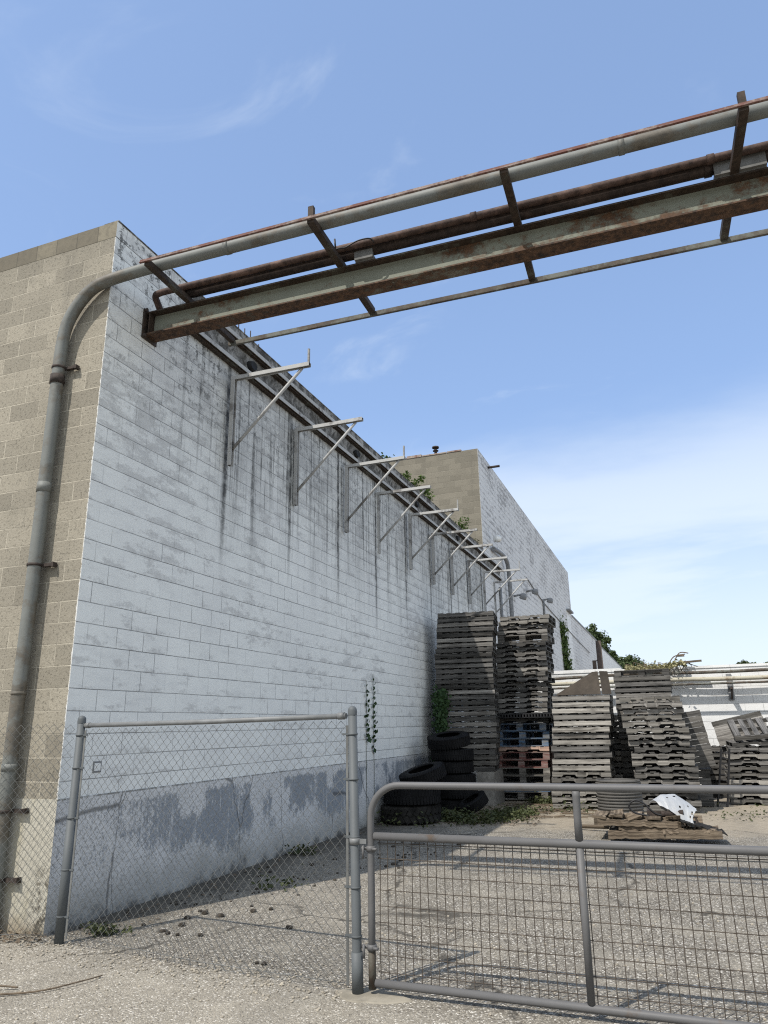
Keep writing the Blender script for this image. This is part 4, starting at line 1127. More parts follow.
# fifth stack on the right
items = [('notched', pick('grey', 'pale', 'grey', 'dark'), 'weathered grey notched', 0.124) for _ in range(9)]
z5 = stack(1.58, 1.62, 17.2, 0.0, items, 'the low stack at the right', 'pallets of the low stack at the right', -0.02, 0.05, 0.06, 0.03, 1.15)
items = [('solid', 'dark', 'dark weathered', 0.12) for _ in range(9)]
stack(0.92, 0.96, 18.75, 0.0, items, 'the dark stack behind the slotted rack', 'dark pallets behind the slotted rack', 0.0, 0.04, 0.05, 0.03, 0.85)
pallet('notched', 'dark', 1.70, 17.35, z5 + 0.005, 0.05, 1.1, 'dark broken pallet lying tilted on the low stack at the right', None, 1.0, (0.02, -0.05, 0.06))
pallet('solid', 'grey', 1.74, 17.32, z5 + 0.14, 0, 1.05, 'grey pallet tilted up at the back on the low stack, its slats showing', None, 1.0, (radians(19), radians(-3), radians(2)))
# planked face of that leaning pallet
t = thing('board_panel', (1.3, 18.5, z5), 'grey plank panel sloping up to the right against the white back wall', 'panel')
BMx = Matrix.Translation((1.33, 18.50, 1.50)) @ Matrix.Rotation(radians(-12.5), 4, 'Y') @ Matrix.Rotation(radians(-16), 4, 'X')
for k in range(5):
    m = MB(); m.box(-0.54 + random.uniform(-.015, .015), 0.52 + random.uniform(-.015, .015), 0, 0.02, -0.30 + k * 0.11, -0.195 + k * 0.11, 0, BMx); m.build('plank', 'grey', t)
m = MB(); m.box(-0.5, -0.46, 0.021, 0.06, -0.26, 0.225, 0, BMx); m.box(0.44, 0.48, 0.021, 0.06, -0.26, 0.225, 0, BMx); m.build('batten', 'dark', t)
# pallet standing on a crate, leaning
t = thing('plank_panel', (0.15, 16.70, 0.69), 'dark plank panel standing tilted between the ragged stack and the low stack', 'panel')
LM = Matrix.Translation((0.12, 16.62, 0.70)) @ Matrix.Rotation(radians(8), 4, 'Y') @ Matrix.Rotation(radians(-7), 4, 'X')
LM = Matrix.Translation((0.24, 16.62, 0.72)) @ Matrix.Rotation(radians(-9), 4, 'Y') @ Matrix.Rotation(radians(-8), 4, 'X')
for k in range(10):
    m = MB(); m.box(-0.48 + random.uniform(-.012, .012), 0.42 + random.uniform(-.012, .012), 0, 0.02, k * 0.111, 0.105 + k * 0.111, 0, LM); m.build('plank', 'grey' if k % 3 else 'dark', t)
for x_ in (-0.45, 0.0, 0.37):
    m = MB(); m.box(x_, x_ + 0.045, 0.021, 0.10, 0.0, 1.10, 0, LM); m.build('stringer', 'dark', t)
t = thing('wooden_crate', (0.27, 17.0, 0), 'small dark wooden crate under the tilted plank panel', 'crate')
for k in range(5):
    m = MB(); m.box(0.03, 0.52, 16.68, 16.70, 0.02 + k * 0.135, 0.145 + k * 0.135); m.build('plank', 'dark', t)
    m = MB(); m.box(0.50, 0.52, 16.702, 17.45, 0.02 + k * 0.135, 0.145 + k * 0.135); m.build('plank', 'dark', t)
m = MB()
for x_ in (0.035, 0.455):
    for y_ in (16.702, 17.40): m.box(x_, x_ + 0.04, y_, y_ + 0.04, 0, 0.69)
m.build('corner_posts', 'dark', t)
m = MB(); m.box(0.0, 0.55, 16.66, 17.48, 0.695, 0.715); m.build('lid', 'dark', t)
# small ladder-like black rack
t = thing('slotted_rack', (0.76, 16.9, 0), 'narrow black slotted rack leaning beside the low stack', 'rack')
for x0, x1 in ((0.58, 0.80), (0.76, 0.95)):
    m = MB(); m.bar((x0, 16.8, 0.0), (x1, 16.9, 1.10), 0.03, 0.03); m.build('rail', 'plastic', t)
for k in range(10):
    f = 0.08 + k * 0.095
    m = MB(); m.bar((0.58 + 0.22 * f, 16.8 + 0.1 * f, 1.1 * f), (0.76 + 0.19 * f, 16.8 + 0.1 * f, 1.1 * f - 0.02), 0.025, 0.02); m.build('rung', 'plastic', t)

# ------------------------------------------------------------------ tyres
def make_tyre(R_, Wd, lugs, mat, name='tyre'):
    """returns list of (part name, mesh); axis z, base at z=0"""
    r_in = R_ * 0.56
    prof = [(r_in, 0.03 * Wd), (r_in + 0.03, 0.0), (R_ * 0.80, -0.0), (R_ * 0.93, 0.06 * Wd), (R_ * 0.985, 0.16 * Wd), (R_, 0.32 * Wd), (R_, 0.68 * Wd),
            (R_ * 0.985, 0.84 * Wd), (R_ * 0.93, 0.94 * Wd), (R_ * 0.80, Wd), (r_in + 0.03, Wd), (r_in, 0.97 * Wd), (r_in + 0.02, 0.86 * Wd), (R_ * 0.90, 0.80 * Wd), (R_ * 0.94, 0.5 * Wd), (R_ * 0.90, 0.2 * Wd), (r_in + 0.02, 0.14 * Wd)]
    m = MB(); m.lathe(prof, 44, None, 0, True)
    out = [('casing', m.mesh('casing', mat))]
    m = MB(); n = 30 if lugs else 52
    for k in range(n):
        a = 2 * pi * k / n
        for s_ in (0, 1):
            rot = Matrix.Rotation(a + s_ * pi / n, 4, 'Z') @ Matrix.Translation((R_ - 0.004, 0, Wd * (0.29 if s_ else 0.71))) @ Matrix.Rotation((0.55 if s_ else -0.55) if lugs else (0.15 if s_ else -0.15), 4, 'X')
            ww = (2 * pi * R_ / n) * (0.36 if lugs else 0.36)
            m.box(-0.01, 0.022 if lugs else 0.008, -ww, ww, -Wd * 0.20, Wd * 0.20, 0, rot)
    out.append(('tread', m.mesh('tread', mat)))
    return out
def tyre(parts, x, y, z, label, group, rot=(0, 0, 0)):
    t = thing('tyre', (x, y, z), label, 'tyre', group, rot)
    for nm, me in parts: part_mesh(nm, me, t)
    return t
big = make_tyre(0.52, 0.30, True, 'rubberd'); bigs = make_tyre(0.51, 0.31, False, 'rubber'); mid_ = make_tyre(0.435, 0.235, False, 'rubber'); small = make_tyre(0.30, 0.20, False, 'rubber')
G1 = 'tyres piled against the white wall'
tyre(big, -4.62, 13.20, 0.0, 'large dusty lugged tyre at the bottom of the front tyre pile', G1)
tyre(bigs, -4.60, 13.22, 0.302, 'large black tyre lying on the lugged tyre', G1)
tyre(mid_, -4.48, 13.60, 0.66, 'black tyre leaning on top of the front tyre pile', G1, (radians(7), radians(-16), 0.4))
for k, lb in enumerate(('bottom tyre of the taller rear tyre pile', 'second tyre up in the taller rear tyre pile', 'third tyre up in the taller rear tyre pile', 'fourth tyre up in the taller rear tyre pile')):
    tyre(mid_, -4.34 + [-.02, .03, .0, -.03][k], 15.12 + random.uniform(-.03, .03), 0.237 * k + 0.001, 'black ' + lb, G1, (0, 0, k * .7))
tyre(mid_, -4.36, 15.10, 0.952, 'black tyre just below the tilted top tyre of the rear pile', G1, (0, radians(0.5), 0.2))
tyre(mid_, -4.40, 15.06, 1.235, 'black tyre tilted on top of the taller rear tyre pile', G1, (radians(9), radians(-7), 0.5))
tyre(small, -3.83, 14.72, 0.10, 'small black tyre propped against the foot of the rear tyre pile', G1, (radians(14), radians(-26), 0.2))

# ------------------------------------------------------------------ timber platform, drum, sheet metal, hose
t = thing('timber_skid', (-0.4, 12.3, 0), 'rotten brown timber skid lying in front of the pallet stacks', 'skid')
def rough_beam(m, a, b, w_, h_, seed, seg=26):
    a, b = V(a), V(b); d = (b - a); L = d.length; d.normalize(); x = V((0, 0, 1)).cross(d).normalized(); bb = len(m.v)
    for i in range(seg + 1):
        p = a + d * L * i / seg
        for j, (sx, sz) in enumerate(((-1, -1), (1, -1), (1, 1), (-1, 1))):
            nz = V((mnoise.noise(V((i * .7, j * 3.1, seed))), mnoise.noise(V((i * .63, j * 2.7, seed + 9))) * .8 + mnoise.noise(V((i * 2.1, j * 5.7, seed))) * .5, 0)) * 0.022
            if i in (0, seg): nz = nz + d * random.uniform(-.05, .05)
            m.v.append(tuple(p + x * (sx * w_ / 2 + nz.x) + V((0, 0, sz * h_ / 2 + nz.y))))
    for i in range(seg):
        for j in range(4):
            k = (j + 1) % 4; u0 = L * i / seg; u1 = L * (i + 1) / seg; v0 = seed * 1.7 + j * .3
            m.face([bb + i * 4 + j, bb + (i + 1) * 4 + j, bb + (i + 1) * 4 + k, bb + i * 4 + k], [(u0, v0), (u1, v0), (u1, v0 + .15), (u0, v0 + .15)])
    m.face([bb, bb + 1, bb + 2, bb + 3], [(0, 0), (.1, 0), (.1, .1), (0, .1)]); e = bb + seg * 4
    m.face([e + 3, e + 2, e + 1, e], [(0, 0), (.1, 0), (.1, .1), (0, .1)])
for a, b, w_, h_, sd in (((-1.29, 11.87, 0.255), (-0.10, 11.88, 0.235), 0.12, 0.085, 1), ((-0.95, 11.90, 0.178), (0.12, 11.87, 0.165), 0.10, 0.05, 7), ((-1.10, 11.82, 0.085), (0.42, 11.78, 0.135), 0.12, 0.10, 2), ((-0.35, 11.76, 0.150), (0.36, 11.75, 0.185), 0.05, 0.045, 9), ((-1.25, 12.55, 0.22), (0.2, 12.6, 0.22), 0.12, 0.13, 3), ((-1.0, 12.5, 0.08), (0.40, 12.45, 0.10), 0.13, 0.13, 6)):
    m = MB(); rough_beam(m, a, b, w_, h_, sd); m.build('timber', 'brown', t)
for k, xx in enumerate((-1.22, -0.98, -0.72, -0.46, -0.2)):
    m = MB(); rough_beam(m, (xx, 11.80, 0.325), (xx + random.uniform(-.04, .04), 12.65, 0.31), 0.19, 0.022, 20 + k); m.build('deck_board', 'brown', t)
m = MB(); rough_beam(m, (-1.05, 11.90, 0.09), (-1.03, 12.5, 0.09), 0.1, 0.12, 31); m.build('cross_block', 'dark', t)
# broken black sheet under the white one
m = MB(); rough_beam(m, (-0.12, 11.95, 0.30), (0.46, 12.0, 0.14), 0.5, 0.02, 14); tag(m.build('rubber_sheet', 'rubberd'), 'torn black sheet under the crumpled white sheet metal', 'sheet')
tag(MB.build((lambda m: (m.tube([(-1.68, 12.9, 0.05), (-1.18, 12.75, 0.07)], 0.03, 8), m)[1])(MB()), 'timber_offcut', 'brown'), 'short brown timber offcut on the ground left of the skid', 'timber')
# ribbed drum
dr_ = thing('ribbed_drum', (-1.03, 13.55, 0), 'ribbed grey plastic drum standing behind the timber skid', 'drum')
m = MB(); prof = []
for k in range(14):
    z0 = 0.02 + k * 0.048
    prof += [(0.385, z0), (0.402, z0 + 0.010), (0.402, z0 + 0.032), (0.385, z0 + 0.042)]
prof = [(0.01, 0.0), (0.37, 0.0)] + prof + [(0.33, 0.70), (0.30, 0.66), (0.01, 0.64)]
m.lathe([(r_ * 0.92, z_) for r_, z_ in prof], 40, Matrix.Translation((-1.03, 13.55, 0))); m.build('shell', 'drum', dr_)
m = MB(); m.lathe([(0.335, 0.69), (0.36, 0.69), (0.36, 0.715), (0.335, 0.715)], 40, Matrix.Translation((-1.03, 13.55, 0)), 0, True); m.build('rim', 'drum', dr_)
# crumpled white sheet metal
wm = thing('sheet_metal', (-0.2, 12.15, 0.3), 'crumpled white sheet metal with bolt holes lying on the timber skid', 'sheet metal')
m = MB()
A = [(-0.50, 12.10, 0.50), (-0.34, 12.20, 0.60), (-0.14, 12.25, 0.605), (0.02, 12.22, 0.50), (0.13, 12.15, 0.41)]
B = [(-0.36, 11.98, 0.47), (-0.24, 11.95, 0.42), (-0.12, 11.92, 0.33), (-0.02, 11.90, 0.235), (0.05, 11.90, 0.20)]
nu, nv = 20, 12; bb = len(m.v)
for i in range(nu + 1):
    f = i / nu * 4; k = min(3, int(f)); ff = f - k
    pa = V(A[k]).lerp(V(A[k + 1]), ff); pb = V(B[k]).lerp(V(B[k + 1]), ff)
    for j in range(nv + 1):
        q = pa.lerp(pb, j / nv); q += V((0, 0, 1)) * (0.014 * abs(mnoise.noise(V((i * .28, j * .3, 5)))) + 0.05 * sin(pi * j / nv))
        if i == nu: q += V((mnoise.noise(V((j * 1.7, 0, 3))) * 0.06, 0, 0))
        m.v.append(tuple(q))
for i in range(nu):
    for j in range(nv):
        if (i, j) in ((6, 4), (11, 7), (15, 3), (17, 8), (18, 5), (18, 6), (9, 2)): continue
        a = bb + i * (nv + 1) + j; m.face([a, a + nv + 1, a + nv + 2, a + 1], None, 0, False)
sh = m.build('panel', 'sheet', wm); sm_ = sh.modifiers.new('thickness', 'SOLIDIFY'); sm_.thickness = 0.006
m = MB()
for k in range(4):
    a0 = random.uniform(0, 6)
    m.tube(smooth_path([(0.05 + .08 * cos(a0 + q) + random.uniform(-.03, .03), 11.98 + .05 * sin(a0 + q), 0.27 + .09 * sin(a0 * 2 + q) + random.uniform(-.03, .03)) for q in (0, 1.3, 2.4, 3.6)], 5), 0.010, 6)
m.build('torn_wires', 'clamp', wm)
m = MB(); m.box(-0.50, -0.28, 12.00, 12.06, 0.405, 0.47); tag(m.build('wood_block', 'pale'), 'short pale wood block under the crumpled white sheet metal', 'block')
m = MB(); m.box(-0.55, -0.28, 12.0, 12.4, 0.33, 0.40); m.tube([(-0.35, 12.0, 0.36), (-0.05, 12.0, 0.38)], 0.045, 8)
tag(m.build('scrap_bracket', 'clamp'), 'black scrap iron piece wedged below the white sheet metal', 'scrap')
m = MB(); m.tube(smooth_path([(-0.52, 12.0, 0.33), (-0.72, 12.0, 0.37), (-0.79, 12.0, 0.46), (-0.70, 12.0, 0.54), (-0.58, 12.0, 0.50), (-0.50, 12.0, 0.42), (-0.42, 12.0, 0.36), (-0.30, 12.0, 0.335)], 6), 0.013, 8)
tag(m.build('hose', 'plastic'), 'black hose looped on the timber skid between drum and white sheet', 'hose')

# ------------------------------------------------------------------ fittings on the rear white wall
t = thing('downpipe', (WX, 25.7, 0), 'dark elbow downpipe on the rear white wall behind the last brackets', 'pipe')
m = MB(); m.tube(smooth_path([(WX + 0.1, 23.6, 7.36), (WX + 0.14, 24.6, 7.40), (WX + 0.16, 25.4, 7.32), (WX + 0.16, 25.72, 6.95), (WX + 0.16, 25.78, 6.2), (WX + 0.16, 25.8, 4.0), (WX + 0.16, 25.8, 0)], 6), 0.075, 12); m.build('tube', 'lamp', t)
m = MB(); m.lathe([(0.001, 0.20), (0.09, 0.18), (0.14, 0.10), (0.14, 0.0), (0.09, -0.04), (0.001, -0.04)], 16, Matrix.Translation((WX + 0.26, 23.6, 7.62))); tag(m.build('vent_cap', 'lampw'), 'round white vent cap on the wall beside the last brackets', 'vent')
def wall_lamp(y, z, lb, post_=False):
    t = thing('wall_lamp', (WX, y, z), lb, 'lamp', 'lamps on the rear white wall')
    m = MB(); m.tube([(WX, y, z), (WX + 0.35, y, z + 0.05)], 0.04, 8)
    if post_: m.tube([(WX + 0.05, y, z), (WX + 0.05, y, z - 0.9)], 0.05, 8)
    m.build('arm', 'lamp', t)
    m = MB(); m.lathe([(0.02, 0.14), (0.09, 0.12), (0.13, 0.02), (0.14, -0.07), (0.11, -0.10), (0.001, -0.10)], 16, Matrix.Translation((WX + 0.36, y, z - 0.05)) @ Matrix.Rotation(0.35, 4, 'Y')); m.build('shade', 'lamp', t)
wall_lamp(27.2, 6.30, 'grey wall lamp hanging just behind the last wall bracket')
wall_lamp(30.1, 6.95, 'grey wall lamp midway along the rear white wall')
wall_lamp(34.2, 7.20, 'grey wall lamp on a short upright on the rear white wall', True)
m = MB(); m.tube(smooth_path([(WX + 0.03, 30.2, 7.55), (WX + 0.03, 34, 7.15), (WX + 0.03, 38, 6.95), (WX + 0.03, 45, 6.7), (WX + 0.05, 54, 6.4)], 5), 0.022, 6); tag(m.build('cable', 'lamp'), 'thin cable sagging along the rear white wall', 'cable')
m = MB(); m.tube([(WX + 0.05, 24.6, 0), (WX + 0.05, 24.6, 6.2)], 0.05, 8); tag(m.build('conduit', 'lamp'), 'grey conduit running up the wall left of the elbow downpipe', 'conduit')

# utility pole and trees beyond the wall
t = thing('utility_pole', (-4.0, 48, 0), 'dark wooden utility pole stump behind the back wall', 'pole')
m = MB(); m.tube([(-4.0, 48, 0), (-3.98, 48, 6.6)], [0.2, 0.17], 12); m.build('shaft', 'pole', t)
m = MB(); m.box(-4.45, -4.22, 47.95, 48.05, 4.0, 5.4); m.tube([(-4.3, 48, 5.3), (-4.0, 48, 5.5)], 0.03, 6); m.build('junction_box', 'pole', t)

def tree(x, y, z_c, rx, rz_, n, leaf, lb, mat='leafd', group='trees beyond the white buildings', trunk_r=0.3):
    t = thing('tree', (x, y, 0), lb, 'tree', group)
    m = MB(); m.tube(smooth_path([(x, y, 0), (x + .2, y, z_c * 0.4), (x - .1, y + .1, z_c * 0.75), (x, y, z_c)], 5), [trunk_r * (1 - 0.75 * i / 15) for i in range(16)], 10)
    limbs = []
    for k in range(9):
        a = k * 2.4; e = V((x + cos(a) * rx * .6, y + sin(a) * rx * .6, z_c + random.uniform(-.5, .8) * rz_))
        m.tube(smooth_path([(x, y, z_c * random.uniform(.5, .8)), ((x + e.x) / 2, (y + e.y) / 2, z_c * .9), e], 4), [trunk_r * .4 * (1 - .8 * i / 8) for i in range(9)], 6); limbs.append(e)
    m.build('trunk', 'bark', t)
    m = MB()
    clumps = []
    for e in limbs:
        for k in range(5):
            clumps.append((e + V((random.gauss(0, 1) * rx * .28, random.gauss(0, 1) * rx * .28, random.gauss(0, 1) * rz_ * .30)), rx * random.uniform(.10, .26)))
    for k in range(n):
        c, r_ = random.choice(clumps)
        d = V((random.gauss(0, 1), random.gauss(0, 1), random.gauss(0, 1)));
        if d.length > 1.9: continue
        m.leaf(c + d * r_ * .75, leaf * random.uniform(.6, 1.4), d + V((random.gauss(0, .6), random.gauss(0, .6), random.gauss(0, .6) + .4)))
    m.build('crown', mat, t)
    return t
tree(-7.3, 74, 8.7, 2.0, 1.6, 7000, 0.30, 'dark green tree rising just behind the low white building')
tree(-6.0, 97, 8.2, 2.6, 1.9, 8000, 0.36, 'broad green tree beyond the far shed, right of the pole')
tree(-3.8, 98, 6.7, 2.0, 1.4, 5000, 0.36, 'lower green tree at the end of the row behind the back wall')
tree(8.2, 92, 7.35, 1.0, 0.5, 2500, 0.26, 'distant tree top just above the back wall, left one', 'leafd', 'distant tree tops above the back wall')
tree(11.0, 92, 7.4, 1.1, 0.55, 2500, 0.26, 'distant tree top just above the back wall, at the right edge', 'leafd', 'distant tree tops above the back wall')

# ------------------------------------------------------------------ climbing plants and weeds
def vine(path, r, n, leaf, mat, lb, cat='vine', stem_r=0.008, name='climbing_vine', nrm=(1, 0, 0), flat=0.4):
    P = smooth_path(path, 6)
    t = thing(name, tuple(P[0]), lb, cat)
    m = MB(); m.tube(P, stem_r, 6); m.build('stem', 'stem', t)
    m = MB(); nn = V(nrm)
    for k in range(n):
        p = random.choice(P) if len(P) > 1 else P[0]
        i = random.randrange(len(P) - 1); p = P[i].lerp(P[i + 1], random.random())
        off = V((random.gauss(0, 1), random.gauss(0, 1), random.gauss(0, 1))) * r
        off -= nn * off.dot(nn) * (1 - flat); q = p + off
        if nn.x > 0.5: q.x = max(q.x, WX + 0.02)
        m.leaf(q, leaf * random.uniform(.6, 1.35), nn + V((random.gauss(0, .5), random.gauss(0, .5), random.gauss(0, .5))), 0, 1.25)
    m.build('leaves', mat, t)
    return t
def strand(y, z0, z1, lb):
    t = thing('ivy_strand', (WX, y, z0), lb, 'ivy', 'ivy strands on the white wall')
    P = smooth_path([(WX + 0.015, y + random.uniform(-.02, .02), z) for z in (0.0, z0 - .3, z0, (z0 + z1) / 2, z1 + 0.08)], 6)
    m = MB(); m.tube(P, 0.004, 6); m.build('stem', 'stem', t)
    m = MB(); z = z0; s_ = 1
    while z < z1:
        f = (z - z0) / (z1 - z0)
        for k in range(3):
            m.leaf((WX + random.uniform(.02, .06), y + s_ * 0.03 + random.uniform(-.03, .03), z + random.uniform(-.02, .02)), (0.10 - 0.05 * f) * random.uniform(.8, 1.2), (1, random.gauss(0, .4), random.gauss(-.3, .3)), 0, 1.1)
        z += 0.085; s_ = -s_
    m.build('leaves', 'leafivy', t)
strand(12.45, 1.42, 2.38, 'left ivy strand of two hanging on the white wall behind the gate post')
strand(12.78, 1.22, 2.50, 'right, longer ivy strand of two on the white wall behind the gate post')
vine([(WX + 0.35, 15.5, 0.0), (WX + 0.40, 15.6, 0.9), (WX + 0.42, 15.72, 1.5), (WX + 0.40, 15.75, 2.0), (WX + 0.40, 15.8, 2.3)], 0.085, 1500, 0.07, 'leafivy', 'dense dark creeper between the white wall and the tall pallet stack', 'creeper', 0.02, 'creeper', (0.6, -0.8, 0), 0.8)
vine([(WX + 0.05, 40.5, 0.0), (WX + 0.1, 40.6, 3.2), (WX + 0.1, 40.2, 5.0), (WX + 0.1, 39.9, 6.7)], 0.26, 1500, 0.17, 'leafm', 'bright green creeper climbing the rear white wall', 'creeper', 0.03, 'creeper')
def shrub(x, y, z, rx, rz_, n, leaf, mat, lb, name='shrub', cat='shrub', group=None):
    t = thing(name, (x, y, z), lb, cat, group)
    m = MB(); ends = []
    for k in range(11):
        a = k * 2.4 + random.random(); e = V((x + cos(a) * rx * random.uniform(.3, 1), y + sin(a) * rx * random.uniform(.3, 1), z + rz_ * random.uniform(.35, 1.0)))
        m.tube([(x + cos(a) * .03, y + sin(a) * .03, z), ((x + e.x) / 2, (y + e.y) / 2, z + (e.z - z) * .65), e], [0.012, 0.009, 0.004], 5); ends.append(e)
    m.build('stems', 'stem', t)
    m = MB()
    for k in range(n):
        e = random.choice(ends); f = random.uniform(.35, 1.05)
        p = V((x, y, z)).lerp(e, f) + V((random.gauss(0, .10) * rx, random.gauss(0, .10) * rx, random.gauss(0, .10) * rz_)); p.z = max(p.z, z + .01)
        m.leaf(p, leaf * random.uniform(.6, 1.4), (random.gauss(0, .6), random.gauss(0, .6), 1))
    m.build('leaves', mat, t)
    return t
GR = 'shrubs growing on the roof edge'
shrub(-5.55, 14.1, 7.0, 0.35, 0.42, 350, 0.08, 'leafm', 'small green shrub on the roof edge, above the fourth bracket', 'roof_shrub', 'shrub', GR)
shrub(-5.6, 15.9, 7.0, 0.7, 0.50, 1500, 0.09, 'leafm', 'largest bushy green shrub on the roof edge, before the tan rear wall', 'roof_shrub', 'shrub', GR)
shrub(-5.65, 17.4, 7.0, 0.55, 0.5, 900, 0.09, 'leafm', 'green shrub on the roof edge just beyond the largest shrub', 'roof_shrub', 'shrub', GR)
shrub(-5.60, 20.7, 7.05, 0.55, 0.6, 800, 0.09, 'leafm', 'low yellow-green shrub on the roof edge near the sixth bracket', 'roof_shrub', 'shrub', GR)
shrub(-5.70, 22.0, 7.05, 0.5, 0.35, 500, 0.09, 'leafw', 'patch of weeds on the roof edge at the foot of the tan rear wall', 'roof_shrub', 'shrub', GR)
# dry vine heap on the back wall pipes
t = thing('dry_vine', (-0.1, 20.1, 2.85), 'dry yellow vine heaped on the pipes along the back wall', 'vine')
m = MB()
for k in range(1700):
    x = random.gauss(-0.30, 0.42)
    if not -1.05 < x < 0.42: continue
    m.leaf((x, 20.05 + random.gauss(0, .12), 2.90 + abs(random.gauss(0, .06)) + 0.10 * math.exp(-((x - .25) / .22) ** 2)), 0.075 * random.uniform(.6, 1.4))
m.build('leaves', 'leafy', t)
m = MB()
for k in range(16):
    x = random.uniform(-1.1, .5)
    m.tube(smooth_path([(x, 20.1, 2.85), (x + random.uniform(-.2, .2), 20.05, 3.02 + random.uniform(0, .1)), (x + random.uniform(-.4, .4), 20.0, 2.95)], 4), 0.008, 5)
m.tube(smooth_path([(0.0, 20.05, 3.02), (0.15, 20.05, 3.22), (0.42, 20.05, 3.27)], 5), 0.014, 6)
m.tube(smooth_path([(0.1, 20.05, 3.0), (0.28, 20.05, 3.30), (0.50, 20.05, 3.29)], 5), 0.014, 6)
m.tube([(0.22, 20.05, 3.23), (0.40, 20.05, 3.23)], 0.02, 6)
m.build('twigs', 'twig', t)
m = MB(); m.bar((0.2, 19.98, 3.055), (0.78, 19.95, 3.085), 0.09, 0.045); tag(m.build('wood_board', 'brown'), 'short board resting across the top of the back wall by the dry vine', 'board')
# weeds and litter
wd = MB()
for k in range(5200):
    u = random.random(); x = -4.75 + 2.0 * u + random.gauss(0, .2); y = 13.05 + 0.9 * u + random.gauss(0, .32)
    if u > .75: y += random.uniform(0, 1.2)
    if mnoise.noise(V((x * 1.5, y * 1.5, 0))) < -0.12: continue
    hgt = 0.16 * (0.3 + random.random()) * (1.25 - u * .6)
    wd.leaf((x, y, random.uniform(0.01, hgt)), 0.065 * random.uniform(.5, 1.4), (random.gauss(0, .7), random.gauss(0, .7), 1))
for x0, y0, n, s_ in ((-2.72, 16.6, 500, .22), (-2.9, 16.5, 200, .15), (1.05, 15.2, 60, .30), (0.75, 14.6, 40, .25), (-4.72, 5.55, 110, .10), (-4.2, 7.6, 60, .2), (-4.95, 9.6, 120, .15), (-1.9, 15.1, 120, .3)):
    for k in range(n):
        wd.leaf((x0 + random.gauss(0, s_), y0 + random.gauss(0, s_ * .5), abs(random.gauss(0, s_ * .35)) + .01), 0.06 * random.uniform(.5, 1.3), (random.gauss(0, .8), random.gauss(0, .8), 1))
tag(wd.build('weeds', 'leafw'), 'low green weeds growing at the foot of the tyres and pallets', 'weeds', None, 'stuff')
lt = MB()
for k in range(1500):
    x = random.uniform(-4.9, -2.4); y = random.uniform(13.0, 16.4)
    lt.leaf((x, y, random.uniform(.006, .03)), 0.05 * random.uniform(.5, 1.4), (random.gauss(0, .3), random.gauss(0, .3), 1))
for k in range(260):
    x = -5.10 + abs(random.gauss(0, .25)); y = random.uniform(5.3, 13)
    lt.leaf((x, y, random.uniform(.006, .02)), 0.04 * random.uniform(.5, 1.4), (random.gauss(0, .3), random.gauss(0, .3), 1))
for k in range(160):
    lt.leaf((random.uniform(-5.9, -5.0), 5.18 + random.gauss(0, .06), random.uniform(.006, .05)), 0.04 * random.uniform(.5, 1.4), (random.gauss(0, .3), random.gauss(0, .3), 1))
for k in range(60):
    x = random.uniform(-3.6, -1.5); y = random.uniform(14.2, 16.6); a = random.uniform(-.4, .4)
    L = random.uniform(.15, .7); lt.tube([(x, y, .02), (x + L * cos(a), y + L * sin(a), .03)], .008, 5)
tag(lt.build('litter', 'twig'), 'dead leaves and twigs scattered along the white wall and pallets', 'litter', None, 'stuff')
def lump(m, c, r_):
    b = len(m.v); sd = random.random() * 50; rings = [(0.0, -.5), (.8, -.35), (1.0, .1), (.7, .65), (0.0, .85)]
    sg = 7
    for rr, zz_ in rings:
        for k in range(sg):
            a = 2 * pi * k / sg; n_ = 1 + .35 * mnoise.noise(V((cos(a) * 2 + sd, sin(a) * 2, zz_ * 2)))
            m.v.append((c[0] + rr * r_ * cos(a) * n_, c[1] + rr * r_ * sin(a) * n_, c[2] + zz_ * r_ * .8))
    for i in range(4):
        for k in range(sg):
            k2 = (k + 1) % sg; m.face([b + i * sg + k, b + i * sg + k2, b + (i + 1) * sg + k2, b + (i + 1) * sg + k], None, 0, False)
cl = MB()
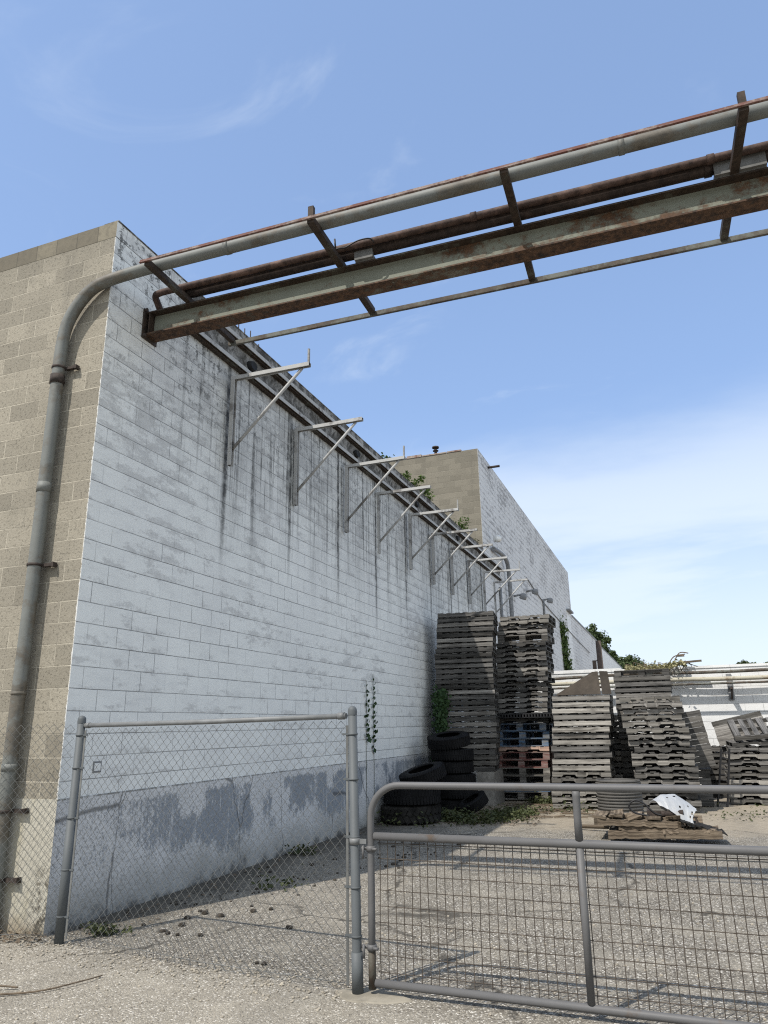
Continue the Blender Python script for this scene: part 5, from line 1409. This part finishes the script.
for k in range(150):
    y = 5.6 + random.random() ** 1.4 * 5.5; x = -5.0 + (y - 5.3) * .30 + random.gauss(0, .35)
    if x < -5.12: continue
    lump(cl, (x, y, 0.006), random.choice((.007, .010, .014, .02, .03)) * random.uniform(.6, 1.2))
for x, y, r_ in ((-3.30, 6.18, .045), (-3.9, 6.6, .045), (-3.78, 6.72, .035), (-4.1, 6.35, .05), (-4.3, 6.4, .05), (-4.35, 6.2, .045), (-3.9, 5.75, .035), (-4.2, 5.72, .03), (-3.0, 5.25, .03), (-3.06, 5.25, .025)):
    lump(cl, (x, y, 0.008), r_ * .72)
tag(cl.build('soil_debris', 'soil'), 'dark clods of soil scattered on the paving along the white wall', 'soil', None, 'stuff')
gv = MB()
for k in range(1500):
    y = 3.2 + random.random() * 6; x = random.uniform(-5.0, 2.2)
    lump(gv, (x, y, 0.002), random.choice((.004, .005, .007, .009, .012)))
for k in range(420):
    x = random.uniform(-5.2, -2.2); y = 4.95 + (x + 2.2) * -0.06 + random.gauss(0, .16)
    lump(gv, (x, y, 0.004), random.uniform(.005, .013))
tag(gv.build('gravel', 'stone'), 'loose pale gravel scattered over the paving', 'gravel', None, 'stuff')
m = MB(); m.tube(smooth_path([(-4.75, 3.95, .012), (-4.5, 4.05, .015), (-4.15, 4.25, .012), (-3.98, 4.5, .02), (-3.95, 4.66, .012)], 6), [.009 - .0002 * i for i in range(25)], 6)
m.tube(smooth_path([(-4.5, 4.05, .015), (-4.45, 4.2, .03), (-4.32, 4.28, .012)], 5), .006, 5)
tag(m.build('fallen_twig', 'twig'), 'thin dead twig lying on the gravel before the left fence post', 'twig')

# ------------------------------------------------------------------ render settings
scene.view_settings.view_transform = 'Standard'; scene.view_settings.look = 'None'
scene.view_settings.exposure = 0.60; scene.view_settings.gamma = 1.0
scene.render.engine = 'CYCLES'
scene.cycles.max_bounces = 6; scene.cycles.diffuse_bounces = 3; scene.cycles.glossy_bounces = 2; scene.cycles.transparent_max_bounces = 6
scene.cycles.use_denoising = False
scene.cycles.pixel_filter_type = 'BLACKMAN_HARRIS'; scene.cycles.filter_width = 1.15
